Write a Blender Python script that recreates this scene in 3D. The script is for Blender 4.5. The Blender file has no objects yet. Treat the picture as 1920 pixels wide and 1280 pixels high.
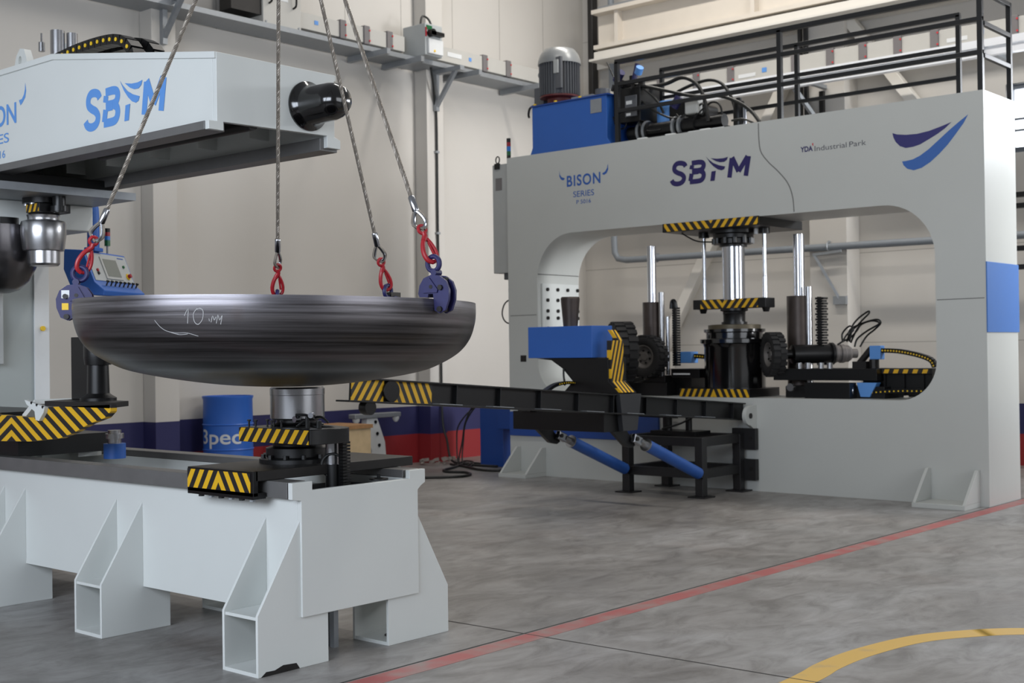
import bpy, bmesh, math, random
from mathutils import Vector, Matrix
from mathutils.bvhtree import BVHTree
random.seed(4)
scn = bpy.context.scene
col = scn.collection
PI = math.pi
R_ = math.radians

# ------------------------------------------------------------------ camera
FPX = 2395.39
YAW, PITCH, ROLL = -0.71638098, 0.00699134, -0.01323801
_cy, _sy = math.cos(YAW), math.sin(YAW)
FW = Vector((_sy*math.cos(PITCH), _cy*math.cos(PITCH), math.sin(PITCH)))
_r = Vector((_cy, -_sy, 0)); _u = _r.cross(FW)
RT = math.cos(ROLL)*_r + math.sin(ROLL)*_u
UP = -math.sin(ROLL)*_r + math.cos(ROLL)*_u
EYE = Vector((0, 0, 1.5))
cam = bpy.data.cameras.new('camera')
camo = bpy.data.objects.new('camera', cam); col.objects.link(camo)
mw = Matrix(((RT.x, UP.x, -FW.x, 0), (RT.y, UP.y, -FW.y, 0), (RT.z, UP.z, -FW.z, 1.5), (0, 0, 0, 1)))
camo.matrix_world = mw
cam.sensor_width = 36; cam.lens = FPX*36/1920; cam.clip_end = 100
cam.dof.use_dof = True; cam.dof.focus_distance = 6.1; cam.dof.aperture_fstop = 4.5
scn.camera = camo

def at(ax, c, px, py):
    """point of the real plane ax=c seen at photo position px,py"""
    d = RT*((px-960)/FPX) - UP*((py-640)/FPX) + FW
    i = 'xyz'.index(ax)
    return EYE + d*((c-EYE[i])/d[i])

# ------------------------------------------------------------------ light
wd = bpy.data.worlds.new('world'); scn.world = wd; wd.use_nodes = True
bg = wd.node_tree.nodes['Background']
bg.inputs[0].default_value = (0.76, 0.79, 0.84, 1); bg.inputs[1].default_value = 0.29
def area(name, loc, target, sx, sy, power, colr, spread=PI):
    L = bpy.data.lights.new(name, 'AREA'); L.shape = 'RECTANGLE'; L.size = sx; L.size_y = sy
    L.energy = power; L.color = colr; L.spread = spread
    o = bpy.data.objects.new(name, L); col.objects.link(o); o.location = loc
    d = Vector(target)-Vector(loc)
    o.rotation_euler = d.to_track_quat('-Z', 'Y').to_euler()
    return o
area('daylight_window_side', (-3.6, -2.6, 3.2), (-6.0, 5, 1.3), 6, 2.4, 520, (0.80, 0.88, 1.0))
area('daylight_gate', (8, 5.5, 3.6), (-5, 6.5, 1.6), 8, 4, 330, (0.90, 0.94, 1.0))
area('added_rear_fill', (3.5, 14.9, 2.9), (-12.3, 13.6, 3.0), 1.8, 3.6, 75, (0.97, 0.98, 1.0), .75)  # added fill light, brightens the left wall behind the press
area('daylight_window_back', (-1.9, 15.85, 4.5), (-4, 8, 1.0), 7, 1.3, 420, (0.92, 0.95, 1.0))
for i, (x, y) in enumerate([(-6.5, 7.6), (-3.0, 7.4), (-9.0, 12.7), (-5.0, 12.7)]):
    area('high_bay_lamp', (x, y, 8.6), (x, y, 0), 3.0, 0.35, (95 if y < 10 else 180), (1.0, 0.95, 0.88))
scn.view_settings.view_transform = 'Standard'; scn.view_settings.look = 'None'
scn.view_settings.gamma = 1; scn.view_settings.use_curve_mapping = False
scn.view_settings.exposure = 0.0

# ------------------------------------------------------------------ materials
def lin(c): return tuple((v/12.92 if v <= .04045 else ((v+.055)/1.055)**2.4) for v in [q/255 for q in c])
def newmat(name):
    m = bpy.data.materials.new(name); m.use_nodes = True
    nt = m.node_tree; return m, nt, nt.nodes['Principled BSDF']
def mat(name, rgb, rough=.5, metal=0., noise=.06, scale=6., bump=0., spec=.5, coat=0.):
    m, nt, b = newmat(name)
    N, L = nt.nodes, nt.links
    c = lin(rgb)
    tc = N.new('ShaderNodeTexCoord'); nz = N.new('ShaderNodeTexNoise')
    nz.inputs['Scale'].default_value = scale; nz.inputs['Detail'].default_value = 5
    L.new(tc.outputs['Object'], nz.inputs['Vector'])
    mx = N.new('ShaderNodeMix'); mx.data_type = 'RGBA'
    mx.inputs[6].default_value = tuple(v*(1-noise*1.6) for v in c)+(1,)
    mx.inputs[7].default_value = tuple(min(1, v*(1+noise)) for v in c)+(1,)
    L.new(nz.outputs[0], mx.inputs[0]); L.new(mx.outputs[2], b.inputs['Base Color'])
    b.inputs['Roughness'].default_value = rough; b.inputs['Metallic'].default_value = metal
    b.inputs['Specular IOR Level'].default_value = spec
    b.inputs['Coat Weight'].default_value = coat; b.inputs['Coat Roughness'].default_value = .15
    if bump:
        bp = N.new('ShaderNodeBump'); bp.inputs['Strength'].default_value = bump; bp.inputs['Distance'].default_value = .01
        L.new(nz.outputs[0], bp.inputs['Height']); L.new(bp.outputs[0], b.inputs['Normal'])
    return m
WHITE = mat('white_machine_paint', (206, 209, 206), .38, noise=.02, scale=3)
FRAMEP = mat('press_frame_paint', (186, 188, 184), .34, noise=.03, scale=1.5)
GREYP = mat('cabinet_grey_paint', (170, 172, 170), .45)
BLUE = mat('blue_paint', (40, 92, 172), .42, noise=.03)
BLUED = mat('deep_blue_paint', (30, 68, 140), .4, noise=.03)
LOGOB = mat('blue_vinyl', (88, 142, 208), .5, noise=.01)
LOGOV = mat('dark_violet_vinyl', (34, 26, 88), .5, noise=.01)
SER = mat('series_blue_vinyl', (40, 88, 165), .5, noise=.01)
INK = mat('grey_vinyl', (84, 84, 92), .5)
REDV = mat('red_vinyl', (190, 40, 50), .5)
BLACK = mat('black_paint', (11, 11, 12), .36, noise=.1, scale=9, spec=.4)
BLACKG = mat('gloss_black', (9, 9, 10), .12, noise=.05, coat=.6)
DARKM = mat('blackened_steel', (42, 40, 39), .45, .5, noise=.2, scale=8)
BROWN = mat('scaled_brown_steel', (74, 66, 62), .42, .55, noise=.25, scale=7)
CHROME = mat('chrome', (182, 184, 190), .17, 1., noise=.02)
STEEL = mat('turned_steel', (168, 168, 170), .26, .95, noise=.08, scale=14)
GALV = mat('galvanised', (150, 154, 158), .42, .45, noise=.08, scale=20)
RAIL = mat('ground_rail_steel', (112, 111, 110), .42, .35, noise=.12, scale=10)
RUBBER = mat('tyre_rubber', (30, 29, 29), .75, noise=.15, scale=15)
HUB = mat('hub_grey', (112, 108, 104), .5, .3, noise=.15)
HOSE = mat('hose_rubber', (20, 21, 20), .45, noise=.1)
ROPE = mat('rope_steel', (138, 130, 120), .45, .5, noise=.25, scale=60)
REDP = mat('red_hook_paint', (160, 28, 38), .4, noise=.15, scale=40)
VIOLET = mat('violet_blue_paint', (32, 31, 84), .5, noise=.2, scale=40)
YEL = mat('yellow_plastic', (226, 186, 30), .5)
TRUNK = mat('busbar_grey', (182, 180, 174), .5, noise=.03)
TRUNKD = mat('joint_grey', (112, 108, 108), .5)
WALLM = mat('column_white', (216, 212, 204), .6, noise=.02)
CREAM = mat('girder_cream', (214, 206, 194), .6, noise=.03)
WOOD = mat('plywood', (196, 172, 134), .7, noise=.16, scale=9)
WOODD = mat('rough_wood_edge', (158, 118, 78), .8, noise=.25, scale=20)
CHALK = mat('chalk', (190, 190, 190), .9)
LABELW = mat('white_label', (212, 214, 214), .5)
SCREEN = mat('grey_screen', (122, 126, 120), .25)
PANELG = mat('panel_face_grey', (168, 172, 172), .45)
REDL = mat('red_lens', (150, 20, 36), .3)
BLUL = mat('blue_lens', (30, 110, 190), .3)
GRNL = mat('green_lens', (12, 92, 50), .3)
MOTOR = mat('motor_grey', (86, 88, 92), .45, noise=.05)
MOTORC = mat('motor_cowl_grey', (142, 144, 144), .35, .3)
MAROON = mat('maroon_coupling', (92, 30, 30), .5)
DRUMB = mat('barrel_blue', (44, 98, 186), .4, noise=.05)

def hazard(name, org, u, v, period, slope, chev=None, frac=.5, yel=(214, 166, 22), root=None):
    """black-yellow stripes in object space: t=(dot(p-org,u)) , h=dot(p-org,v); mirrored at chev"""
    if root is not None: org = tuple(ROOTS[root.name].inverted() @ Vector(org))
    m, nt, b = newmat(name); N, L = nt.nodes, nt.links
    tc = N.new('ShaderNodeTexCoord')
    sub = N.new('ShaderNodeVectorMath'); sub.operation = 'SUBTRACT'; sub.inputs[1].default_value = org
    L.new(tc.outputs['Object'], sub.inputs[0])
    def dot(w):
        d = N.new('ShaderNodeVectorMath'); d.operation = 'DOT_PRODUCT'; d.inputs[1].default_value = w
        L.new(sub.outputs[0], d.inputs[0]); return d.outputs['Value']
    def mth(op, a, bb=None):
        n = N.new('ShaderNodeMath'); n.operation = op
        for k, q in enumerate((a, bb)):
            if q is None: continue
            if isinstance(q, (int, float)): n.inputs[k].default_value = q
            else: L.new(q, n.inputs[k])
        return n.outputs[0]
    t, h = dot(u), dot(v)
    if chev is not None: t = mth('ABSOLUTE', mth('SUBTRACT', t, chev))
    s = mth('DIVIDE', mth('ADD', t, mth('MULTIPLY', h, slope)), period)
    f = mth('GREATER_THAN', mth('FRACT', mth('ADD', s, 50.)), 1-frac)
    mx = N.new('ShaderNodeMix'); mx.data_type = 'RGBA'
    mx.inputs[6].default_value = lin((24, 22, 24))+(1,); mx.inputs[7].default_value = lin(yel)+(1,)
    L.new(f, mx.inputs[0]); L.new(mx.outputs[2], b.inputs['Base Color'])
    b.inputs['Roughness'].default_value = .45
    return m

# ------------------------------------------------------------------ mesh building
ROOTS = {}
GX = None   # optional resize applied to the assembly being built
def tag(o, label=None, cat=None, group=None, kind=None):
    if label: o['label'] = label
    if cat: o['category'] = cat
    if group: o['group'] = group
    if kind: o['kind'] = kind
    return o
def thing(name, label, cat, loc=(0, 0, 0), rot=None, group=None):
    o = bpy.data.objects.new(name, None); col.objects.link(o)
    o.empty_display_size = .1
    M = Matrix.Translation(GX @ Vector(loc) if GX is not None else Vector(loc))
    if rot is not None: M = M @ rot.to_4x4()
    o.matrix_world = M; ROOTS[o.name] = M.copy()
    return tag(o, label, cat, group)

class MB:
    def __init__(s, M=None): s.v = []; s.f = []; s.mi = []; s.M = M
    def _p(s, p): return (s.M @ Vector(p)) if s.M is not None else Vector(p)
    def add(s, vs, fs, mi=0):
        n = len(s.v); s.v += [s._p(p) for p in vs]
        s.f += [tuple(i+n for i in f) for f in fs]; s.mi += [mi]*len(fs); return s
    def hexa(s, p, mi=0):
        return s.add(p, [(0, 3, 2, 1), (4, 5, 6, 7), (0, 1, 5, 4), (1, 2, 6, 5), (2, 3, 7, 6), (3, 0, 4, 7)], mi)
    def box(s, x0, x1, y0, y1, z0, z1, mi=0):
        return s.hexa([(x0, y0, z0), (x1, y0, z0), (x1, y1, z0), (x0, y1, z0), (x0, y0, z1), (x1, y0, z1), (x1, y1, z1), (x0, y1, z1)], mi)
    def bar(s, a, b, w, h, mi=0, upv=(0, 0, 1)):
        a, b = Vector(a), Vector(b); d = (b-a).normalized(); u = Vector(upv)
        if abs(d.dot(u)) > .98: u = Vector((0, 1, 0))
        r = d.cross(u).normalized()*w/2; t = r.cross(d).normalized()*h/2
        return s.hexa([a-r-t, a+r-t, b+r-t, b-r-t, a-r+t, a+r+t, b+r+t, b-r+t], mi)
    def prism(s, pts, ax, a, b, mi=0):
        n = len(pts)
        def P(q, c):
            return {'x': (c, q[0], q[1]), 'y': (q[0], c, q[1]), 'z': (q[0], q[1], c)}[ax]
        vs = [P(q, a) for q in pts]+[P(q, b) for q in pts]
        fs = [tuple(range(n))[::-1], tuple(range(n, 2*n))]+[(i, (i+1) % n, n+(i+1) % n, n+i) for i in range(n)]
        return s.add(vs, fs, mi)
    def frame(s, d):
        d = Vector(d).normalized(); u = Vector((0, 0, 1)) if abs(d.z) < .95 else Vector((1, 0, 0))
        x = d.cross(u).normalized(); return x, d.cross(x).normalized(), d
    def lathe(s, prof, base, d=(0, 0, 1), n=48, mi=0, close=False):
        x, y, d = s.frame(d); base = Vector(base); vs = []; fs = []; rows = []
        for r, h in prof:
            if r < 1e-6: rows.append([len(vs)]); vs.append(base+d*h)
            else:
                rows.append(list(range(len(vs), len(vs)+n)))
                vs += [base+d*h+(x*math.cos(2*PI*k/n)+y*math.sin(2*PI*k/n))*r for k in range(n)]
        pr = list(zip(rows, rows[1:]))
        if close: pr.append((rows[-1], rows[0]))
        for A, B in pr:
            for k in range(n):
                q = (k+1) % n
                if len(A) == 1 and len(B) == 1: continue
                if len(A) == 1: fs.append((A[0], B[q], B[k]))
                elif len(B) == 1: fs.append((A[k], A[q], B[0]))
                else: fs.append((A[k], A[q], B[q], B[k]))
        return s.add(vs, fs, mi)
    def cyl(s, a, b, r, r2=None, n=32, mi=0):
        a, b = Vector(a), Vector(b); L = (b-a).length; r2 = r if r2 is None else r2
        return s.lathe([(0, 0), (r, 0), (r2, L), (0, L)], a, b-a, n, mi)
    def torus(s, c, d, R, r, n=32, m=10, mi=0):
        return s.lathe([(R+r*math.cos(2*PI*k/m), r*math.sin(2*PI*k/m)) for k in range(m)], c, d, n, mi, True)
    def tube(s, pts, r, n=10, mi=0, closed=False):
        P = [Vector(p) for p in pts]; m = len(P); vs = []; fs = []; px = None
        for i, p in enumerate(P):
            t = (P[(i+1) % m]-P[i-1]) if closed else (P[min(i+1, m-1)]-P[max(i-1, 0)])
            t.normalize()
            if px is None: px = s.frame(t)[0]
            px = (px-t*px.dot(t)).normalized(); py = t.cross(px)
            vs += [p+(px*math.cos(2*PI*k/n)+py*math.sin(2*PI*k/n))*r for k in range(n)]
        for i in range(m if closed else m-1):
            a, b = i*n, ((i+1) % m)*n
            fs += [(a+k, a+(k+1) % n, b+(k+1) % n, b+k) for k in range(n)]
        if not closed: fs += [tuple(range(n))[::-1], tuple(range((m-1)*n, m*n))]
        return s.add(vs, fs, mi)
    def plate(s, loops, M, t, mi=0):
        """2-D loops (first outer, rest holes) filled, placed by matrix M, thickness t along M's z"""
        cu = bpy.data.curves.new('tmp', 'CURVE'); cu.dimensions = '2D'; cu.fill_mode = 'BOTH'; cu.extrude = t/2
        for lp in loops:
            sp = cu.splines.new('POLY'); sp.points.add(len(lp)-1); sp.use_cyclic_u = True
            for k, q in enumerate(lp): sp.points[k].co = (q[0], q[1], 0, 1)
        return s._curve(cu, M, mi)
    def _curve(s, cu, M, mi):
        o = bpy.data.objects.new('tmp', cu); col.objects.link(o); bpy.context.view_layer.update()
        me = bpy.data.meshes.new_from_object(o.evaluated_get(bpy.context.evaluated_depsgraph_get()))
        s.add([M @ v.co for v in me.vertices], [tuple(p.vertices) for p in me.polygons], mi)
        bpy.data.objects.remove(o); bpy.data.curves.remove(cu); bpy.data.meshes.remove(me)
        return s
    def build(s, name, mats, parent=None, bevel=0., smooth=35, label=None):
        if not isinstance(mats, (list, tuple)): mats = [mats]
        rt = parent
        while rt is not None and rt.parent is not None: rt = rt.parent
        inv = ROOTS[rt.name].inverted() if rt is not None and rt.name in ROOTS else Matrix.Identity(4)
        me = bpy.data.meshes.new(name)
        me.from_pydata([inv @ (GX @ v if GX is not None else v) for v in s.v], [], s.f)
        for m in mats: me.materials.append(m)
        me.polygons.foreach_set('material_index', s.mi)
        bm = bmesh.new(); bm.from_mesh(me); bmesh.ops.remove_doubles(bm, verts=bm.verts, dist=1e-6)
        bmesh.ops.recalc_face_normals(bm, faces=bm.faces); bm.to_mesh(me); bm.free()
        me.shade_smooth(); me.set_sharp_from_angle(angle=R_(smooth)); me.update()
        o = bpy.data.objects.new(name, me); col.objects.link(o)
        if parent is not None: o.parent = parent
        if bevel:
            md = o.modifiers.new('edge', 'BEVEL'); md.width = bevel; md.segments = 2
            md.limit_method = 'ANGLE'; md.angle_limit = R_(40); md.harden_normals = True
        if label: o['label'] = label
        return o
def spl(P, k=8, closed=False):
    P = [Vector(p) for p in P]; out = []; n = len(P)
    for i in range(n if closed else n-1):
        g = (lambda j: P[j % n]) if closed else (lambda j: P[max(0, min(n-1, j))])
        a, b, c, d = g(i-1), g(i), g(i+1), g(i+2)
        for q in range(k):
            t = q/k
            out.append(.5*((2*b)+(c-a)*t+(2*a-5*b+4*c-d)*t*t+(3*b-a-3*c+d)*t**3))
    if not closed: out.append(P[-1])
    return out
def struct(mb, name, mats, **k):
    o = mb.build(name, mats, None, **k); o['kind'] = 'structure'; return o

# matrices mapping 2-D (u,v) onto a wall: y-plane facing -y / x-plane facing +x
def MY(y): return Matrix(((1, 0, 0, 0), (0, 0, -1, y), (0, 1, 0, 0), (0, 0, 0, 1)))
def MX(x): return Matrix(((0, 0, 1, x), (1, 0, 0, 0), (0, 1, 0, 0), (0, 0, 0, 1)))

def text(mb, s, M, x0, x1, z0, h, mi=0, offset=0., shear=0., t=.002, space=1.):
    """lettering fitted to the width x0..x1 with cap height h, base z0, in the plane of M"""
    cu = bpy.data.curves.new('t', 'FONT'); cu.body = s; cu.size = 1; cu.offset = offset; cu.shear = shear
    cu.space_character = space
    o = bpy.data.objects.new('t', cu); col.objects.link(o); bpy.context.view_layer.update()
    me = bpy.data.meshes.new_from_object(o.evaluated_get(bpy.context.evaluated_depsgraph_get()))
    xs = [v.co.x for v in me.vertices]; a, b = min(xs), max(xs)
    sx = (x1-x0)/(b-a); sz = h/.70
    vs = []
    for off in (t/2,):
        vs = [M @ Vector((x0+(v.co.x-a)*sx, z0+v.co.y*sz, off)) for v in me.vertices]
    mb.add(vs, [tuple(p.vertices) for p in me.polygons], mi)
    bpy.data.objects.remove(o); bpy.data.curves.remove(cu); bpy.data.meshes.remove(me)

def ribbon(path, w, cap=6):
    """2-D stroke outline of a polyline with round-ish joins (list of quads/polys)"""
    P = [Vector((p[0], p[1])) for p in path]; L = []; Rr = []
    for i, p in enumerate(P):
        t = (P[min(i+1, len(P)-1)]-P[max(i-1, 0)]).normalized(); n = Vector((-t.y, t.x))*w/2
        L.append(p+n); Rr.append(p-n)
    return L+Rr[::-1]
def spl2(P, k=6): return [(q.x, q.y) for q in spl([(p[0], p[1], 0) for p in P], k)]

# ================================================================== SETTING
# ---- floor
m, nt, b = newmat('polished_concrete'); N, L = nt.nodes, nt.links
tc = N.new('ShaderNodeTexCoord')
def nz(scale, detail=6, rough=.55, sx=(1, 1, 1), dist=0.):
    mp = N.new('ShaderNodeMapping'); mp.inputs['Scale'].default_value = sx
    L.new(tc.outputs['Object'], mp.inputs[0])
    n = N.new('ShaderNodeTexNoise'); n.inputs['Scale'].default_value = scale; n.inputs['Detail'].default_value = detail
    n.inputs['Roughness'].default_value = rough; n.inputs['Distortion'].default_value = dist
    L.new(mp.outputs[0], n.inputs['Vector']); return n.outputs[0]
def ramp(src, p):
    r = N.new('ShaderNodeValToRGB'); L.new(src, r.inputs[0]); e = r.color_ramp.elements
    e[0].position, e[0].color = p[0][0], tuple(p[0][1])+(1,); e[1].position, e[1].color = p[-1][0], tuple(p[-1][1])+(1,)
    for q in p[1:-1]:
        k = e.new(q[0]); k.color = tuple(q[1])+(1,)
    return r.outputs[0]
def mixc(a, bb, f, typ='MIX'):
    x = N.new('ShaderNodeMix'); x.data_type = 'RGBA'; x.blend_type = typ
    for k, q in ((6, a), (7, bb), (0, f)):
        if isinstance(q, (int, float)): x.inputs[k].default_value = q
        elif isinstance(q, tuple): x.inputs[k].default_value = q+(1,)
        else: L.new(q, x.inputs[k])
    return x.outputs[2]
base = ramp(nz(.55, 8, .62, dist=.8), [(.3, lin((110, 106, 102))), (.5, lin((134, 131, 128))), (.72, lin((156, 155, 154)))])
fine = ramp(nz(3.2, 9, .7, sx=(1.6, .7, 1), dist=1.2), [(.33, (.60, .59, .58)), (.50, (.92, .92, .92)), (.72, (1.22, 1.23, 1.25))])
c1 = mixc(base, fine, 1., 'MULTIPLY')
rust = ramp(nz(.8, 5, .6), [(.56, (0, 0, 0)), (.72, (.16, .16, .16))])
c2 = mixc(c1, lin((136, 114, 102)), rust)
dark = ramp(nz(1.4, 7, .75, sx=(.6, 1.6, 1), dist=2.), [(.62, (0, 0, 0)), (.74, (.55, .55, .55))])
c3 = mixc(c2, lin((84, 82, 80)), dark)
L.new(c3, b.inputs['Base Color'])
rr = ramp(nz(1.1, 7, .65, dist=.6), [(.3, (.30,)*3), (.7, (.52,)*3)]); L.new(rr, b.inputs['Roughness'])
b.inputs['Specular IOR Level'].default_value = .55
FLOORM = m
f = MB().box(-12.5, 9, -6, 16.2, -.12, 0); struct(f, 'floor', FLOORM)

def wornpaint(name, rgb, thr):
    m, nt, b = newmat(name); N, L = nt.nodes, nt.links
    tc = N.new('ShaderNodeTexCoord'); n = N.new('ShaderNodeTexNoise'); n.inputs['Scale'].default_value = 5; n.inputs['Detail'].default_value = 8
    L.new(tc.outputs['Object'], n.inputs['Vector'])
    r = N.new('ShaderNodeValToRGB'); L.new(n.outputs[0], r.inputs[0])
    r.color_ramp.elements[0].position = thr; r.color_ramp.elements[0].color = lin(rgb)+(1,)
    r.color_ramp.elements[1].position = thr+.3; r.color_ramp.elements[1].color = lin((140, 128, 122))+(1,)
    L.new(r.outputs[0], b.inputs['Base Color']); b.inputs['Roughness'].default_value = .42; return m
REDLINE = wornpaint('worn_red_floor_paint', (160, 86, 84), .44)
YELLINE = wornpaint('worn_yellow_floor_paint', (206, 168, 84), .6)
f = MB().box(-4.40, -4.27, -1, 16, .0002, .0012); struct(f, 'trim_1', REDLINE)
out = spl2([(-2.83, 3.5), (-2.87, 5.08), (-2.905, 5.5), (-2.895, 5.87), (-2.81, 6.29), (-2.65, 6.59), (-2.41, 6.85), (-1.9, 7.15), (-1.2, 7.3)])
inn = spl2([(-2.71, 3.5), (-2.74, 5.08), (-2.775, 5.5), (-2.765, 5.83), (-2.69, 6.22), (-2.54, 6.49), (-2.33, 6.72), (-1.85, 7.02), (-1.2, 7.16)])
f = MB()
for i in range(len(out)-1):
    f.prism([out[i], out[i+1], inn[i+1], inn[i]], 'z', .0002, .0012)
struct(f, 'trim_2', YELLINE)
JOINT = mat('joint_sealant', (52, 48, 46), .8)
f = MB().box(-4.425, -4.412, -1, 16, .0002, .001); struct(f, 'trim_3', JOINT)
f = MB()
f.add([(-12, 4.90, .0013), (-2.6, 5.19, .0013), (3, 5.40, .0013), (3, 5.41, .0013), (-2.6, 5.20, .0013), (-12, 4.91, .0013)], [(0, 1, 4, 5), (1, 2, 3, 4)])
struct(f, 'trim_4', JOINT)

# ---- walls : cream above, navy then red bands
def wallmat(name, ax, seam):
    m, nt, b = newmat(name); N, L = nt.nodes, nt.links
    tc = N.new('ShaderNodeTexCoord'); sp = N.new('ShaderNodeSeparateXYZ'); L.new(tc.outputs['Object'], sp.inputs[0])
    def mt(op, a, c=None):
        n = N.new('ShaderNodeMath'); n.operation = op
        for k, q in enumerate((a, c)):
            if q is None: continue
            if isinstance(q, (int, float)): n.inputs[k].default_value = q
            else: L.new(q, n.inputs[k])
        return n.outputs[0]
    z = sp.outputs[2]; h = sp.outputs[1 if ax == 'x' else 0]
    n = N.new('ShaderNodeTexNoise'); n.inputs['Scale'].default_value = .9; n.inputs['Detail'].default_value = 4
    L.new(tc.outputs['Object'], n.inputs['Vector'])
    def mix(a, c, f):
        x = N.new('ShaderNodeMix'); x.data_type = 'RGBA'
        for k, q in ((6, a), (7, c), (0, f)):
            if isinstance(q, tuple): x.inputs[k].default_value = q+(1,)
            else: L.new(q, x.inputs[k])
        return x.outputs[2]
    cw = mix(lin((188, 184, 177)), lin((200, 196, 190)), n.outputs[0])
    # panel seams
    if seam == 'v':
        fr = mt('FRACT', mt('DIVIDE', h, 1.0)); s = mt('MULTIPLY', mt('LESS_THAN', fr, .012), mt('GREATER_THAN', z, 5.3))
    else:
        fr = mt('FRACT', mt('DIVIDE', mt('ADD', z, .86), 1.2)); s = mt('LESS_THAN', fr, .008)
    cw = mix(cw, lin((150, 146, 140)), s)
    c = mix(cw, lin((38, 38, 84)), mt('LESS_THAN', z, .765))
    c = mix(c, lin((142, 34, 38)), mt('LESS_THAN', z, .39))
    L.new(c, b.inputs['Base Color']); b.inputs['Roughness'].default_value = .6
    return m
WA = wallmat('sandwich_panel_left', 'x', 'v'); WB = wallmat('sandwich_panel_back', 'y', 'h')
WC = wallmat('column_paint', 'x', 'v')
f = MB().box(-12.56, -12.36, -6, 16.2, 0, 9); struct(f, 'wall_left', WA)
# back wall with the daylight window opening
f = MB().box(-12.36, -5.75, 16.0, 16.2, 0, 9).box(-5.75, 9, 16.0, 16.2, 0, 3.86).box(-5.75, 9, 16.0, 16.2, 4.72, 9); struct(f, 'wall_back', WB)
wf = MB()
for z in (3.9, 4.14, 4.28, 4.68): wf.box(-5.75, 9, 16.03, 16.1, z-.03 if z in (3.9, 4.68) else z-.012, z+.03 if z in (3.9, 4.68) else z+.012)
for x in (-5.70, -3.5, -1.3, .9, 3.1, 5.3): wf.box(x-.03, x+.03, 16.03, 16.1, 3.86, 4.72)
WFM = mat('window_frame', (86, 92, 100), .5); struct(wf, 'trim_5', WFM)
m, nt, b = newmat('bright_daylight_glazing'); b.inputs['Emission Color'].default_value = (.9, .95, 1, 1); b.inputs['Emission Strength'].default_value = 5.
b.inputs['Base Color'].default_value = (.8, .85, .9, 1)
f = MB().box(-5.75, 9, 16.12, 16.16, 3.86, 4.72); struct(f, 'window_1', m)

# columns (structure)
def column(n, x0, x1, y0, y1, z1=9.):
    f = MB().box(x0, x1, y0, y1, 0, z1); return struct(f, 'trim_%d' % n, WC, bevel=.004)
column(6, -12.355, -12.125, 7.975, 8.285)
column(7, -12.355, -12.125, 12.24, 12.56)
column(8, -8.26, -7.72, 15.62, 15.995)
column(9, -4.6, -4.2, 15.62, 15.995)
# shelf beam low on the back wall seen through the opening
f = MB().box(-12.0, 6, 15.86, 15.99, 5.84, 5.98); struct(f, 'trim_10', WALLM)

# crane girder high on the back wall
g = thing('crane_runway_girder', 'cream steel crane runway girder running along the top of the back wall', 'girder', (-8.5, 15.4, 5.75))
MB().box(-11.62, 6, 15.25, 15.65, 6.52, 6.58).box(-11.62, 6, 15.43, 15.46, 6.06, 6.52).build('web', CREAM, g)
MB().box(-11.62, 6, 15.30, 15.60, 6.00, 6.06).build('lower_flange', CREAM, g)
MB().box(-11.62, 6, 15.41, 15.48, 6.58, 6.66).build('rail', GALV, g)
for x in (-11.2, -8.9, -6.6, -4.3):
    MB().box(x-.03, x+.03, 15.30, 15.43, 6.06, 6.52).build('stiffener', CREAM, g)
MB().box(-10.75, -10.55, 15.3, 15.4, 6.66, 6.95).build('buffer', DARKM, g, bevel=.02)
# white ledge beam (underside lit) below the girder
l = thing('white_ledge_beam', 'long white horizontal ledge beam just under the crane girder', 'beam', (-8.5, 15.2, 5.5))
MB().box(-11.62, 6, 15.3, 15.62, 5.80, 5.96).build('web', WALLM, l, bevel=.01)
MB().box(-11.62, 6, 15.18, 15.3, 5.80, 5.83).build('flange', WALLM, l)

# diagonal braces on the back wall
bl = thing('wall_brace', 'white diagonal brace sloping down left from the column behind the press ram', 'brace', (-10.5, 15.65, 2.0))
MB().bar((-8.30, 15.8, 5.83), (-10.85, 15.8, 1.35), .16, .14).build('strut', WALLM, bl, bevel=.006)
MB().box(-11.0, -10.7, 15.72, 15.99, 1.2, 1.45).build('gusset_plate', WALLM, bl)
br = thing('wall_brace', 'white diagonal brace sloping down right above the press beam', 'brace', (-6.5, 15.65, 4.2))
MB().bar((-7.72, 15.8, 5.83), (-6.35, 15.8, 3.95), .16, .14).build('strut', WALLM, br, bevel=.006)
MB().box(-6.45, -6.2, 15.72, 15.99, 3.82, 4.05).build('gusset_plate', WALLM, br)
lb = thing('wall_rail', 'white horizontal wall rail at the foot of the right brace', 'beam', (-7, 15.8, 4.3))
MB().box(-11.9, -8.27, 15.8, 15.98, 3.72, 3.86).box(-7.7, -5.9, 15.8, 15.98, 3.72, 3.86).build('rail_section', WALLM, lb, bevel=.005)

# grey pipe on the back wall
p = thing('grey_pipe', 'grey pipe running along the back wall behind the press opening', 'pipe', (-9, 15.6, 2.8))
pts = [(-11.47, 15.55, 9), (-11.47, 15.55, 3.1), (-11.46, 15.55, 2.95), (-11.40, 15.55, 2.86), (-11.25, 15.55, 2.83), (-8.5, 15.55, 2.82), (-5.3, 15.55, 2.80)]
MB().tube(pts, .048, 16).build('pipe_run', mat('pipe_grey', (124, 130, 136), .5), p)
for x in (-10.7, -7.95):
    MB().torus((x, 15.55, 2.825), (1, 0, 0), .052, .012).box(x-.01, x+.01, 15.55, 15.61, 2.88, 2.9).build('clip', GALV, p)
wb = thing('angle_bracket', 'grey triangular bracket holding the pipe on the back wall column', 'bracket', (-7.9, 15.5, 2.5))
MB().bar((-8.15, 15.50, 2.72), (-7.74, 15.50, 2.75), .03, .035).bar((-8.13, 15.50, 2.72), (-7.80, 15.58, 2.10), .03, .035).box(-7.9, -7.72, 15.56, 15.62, 2.05, 2.16).build('arm', GALV, wb)
dp = MB()
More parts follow.
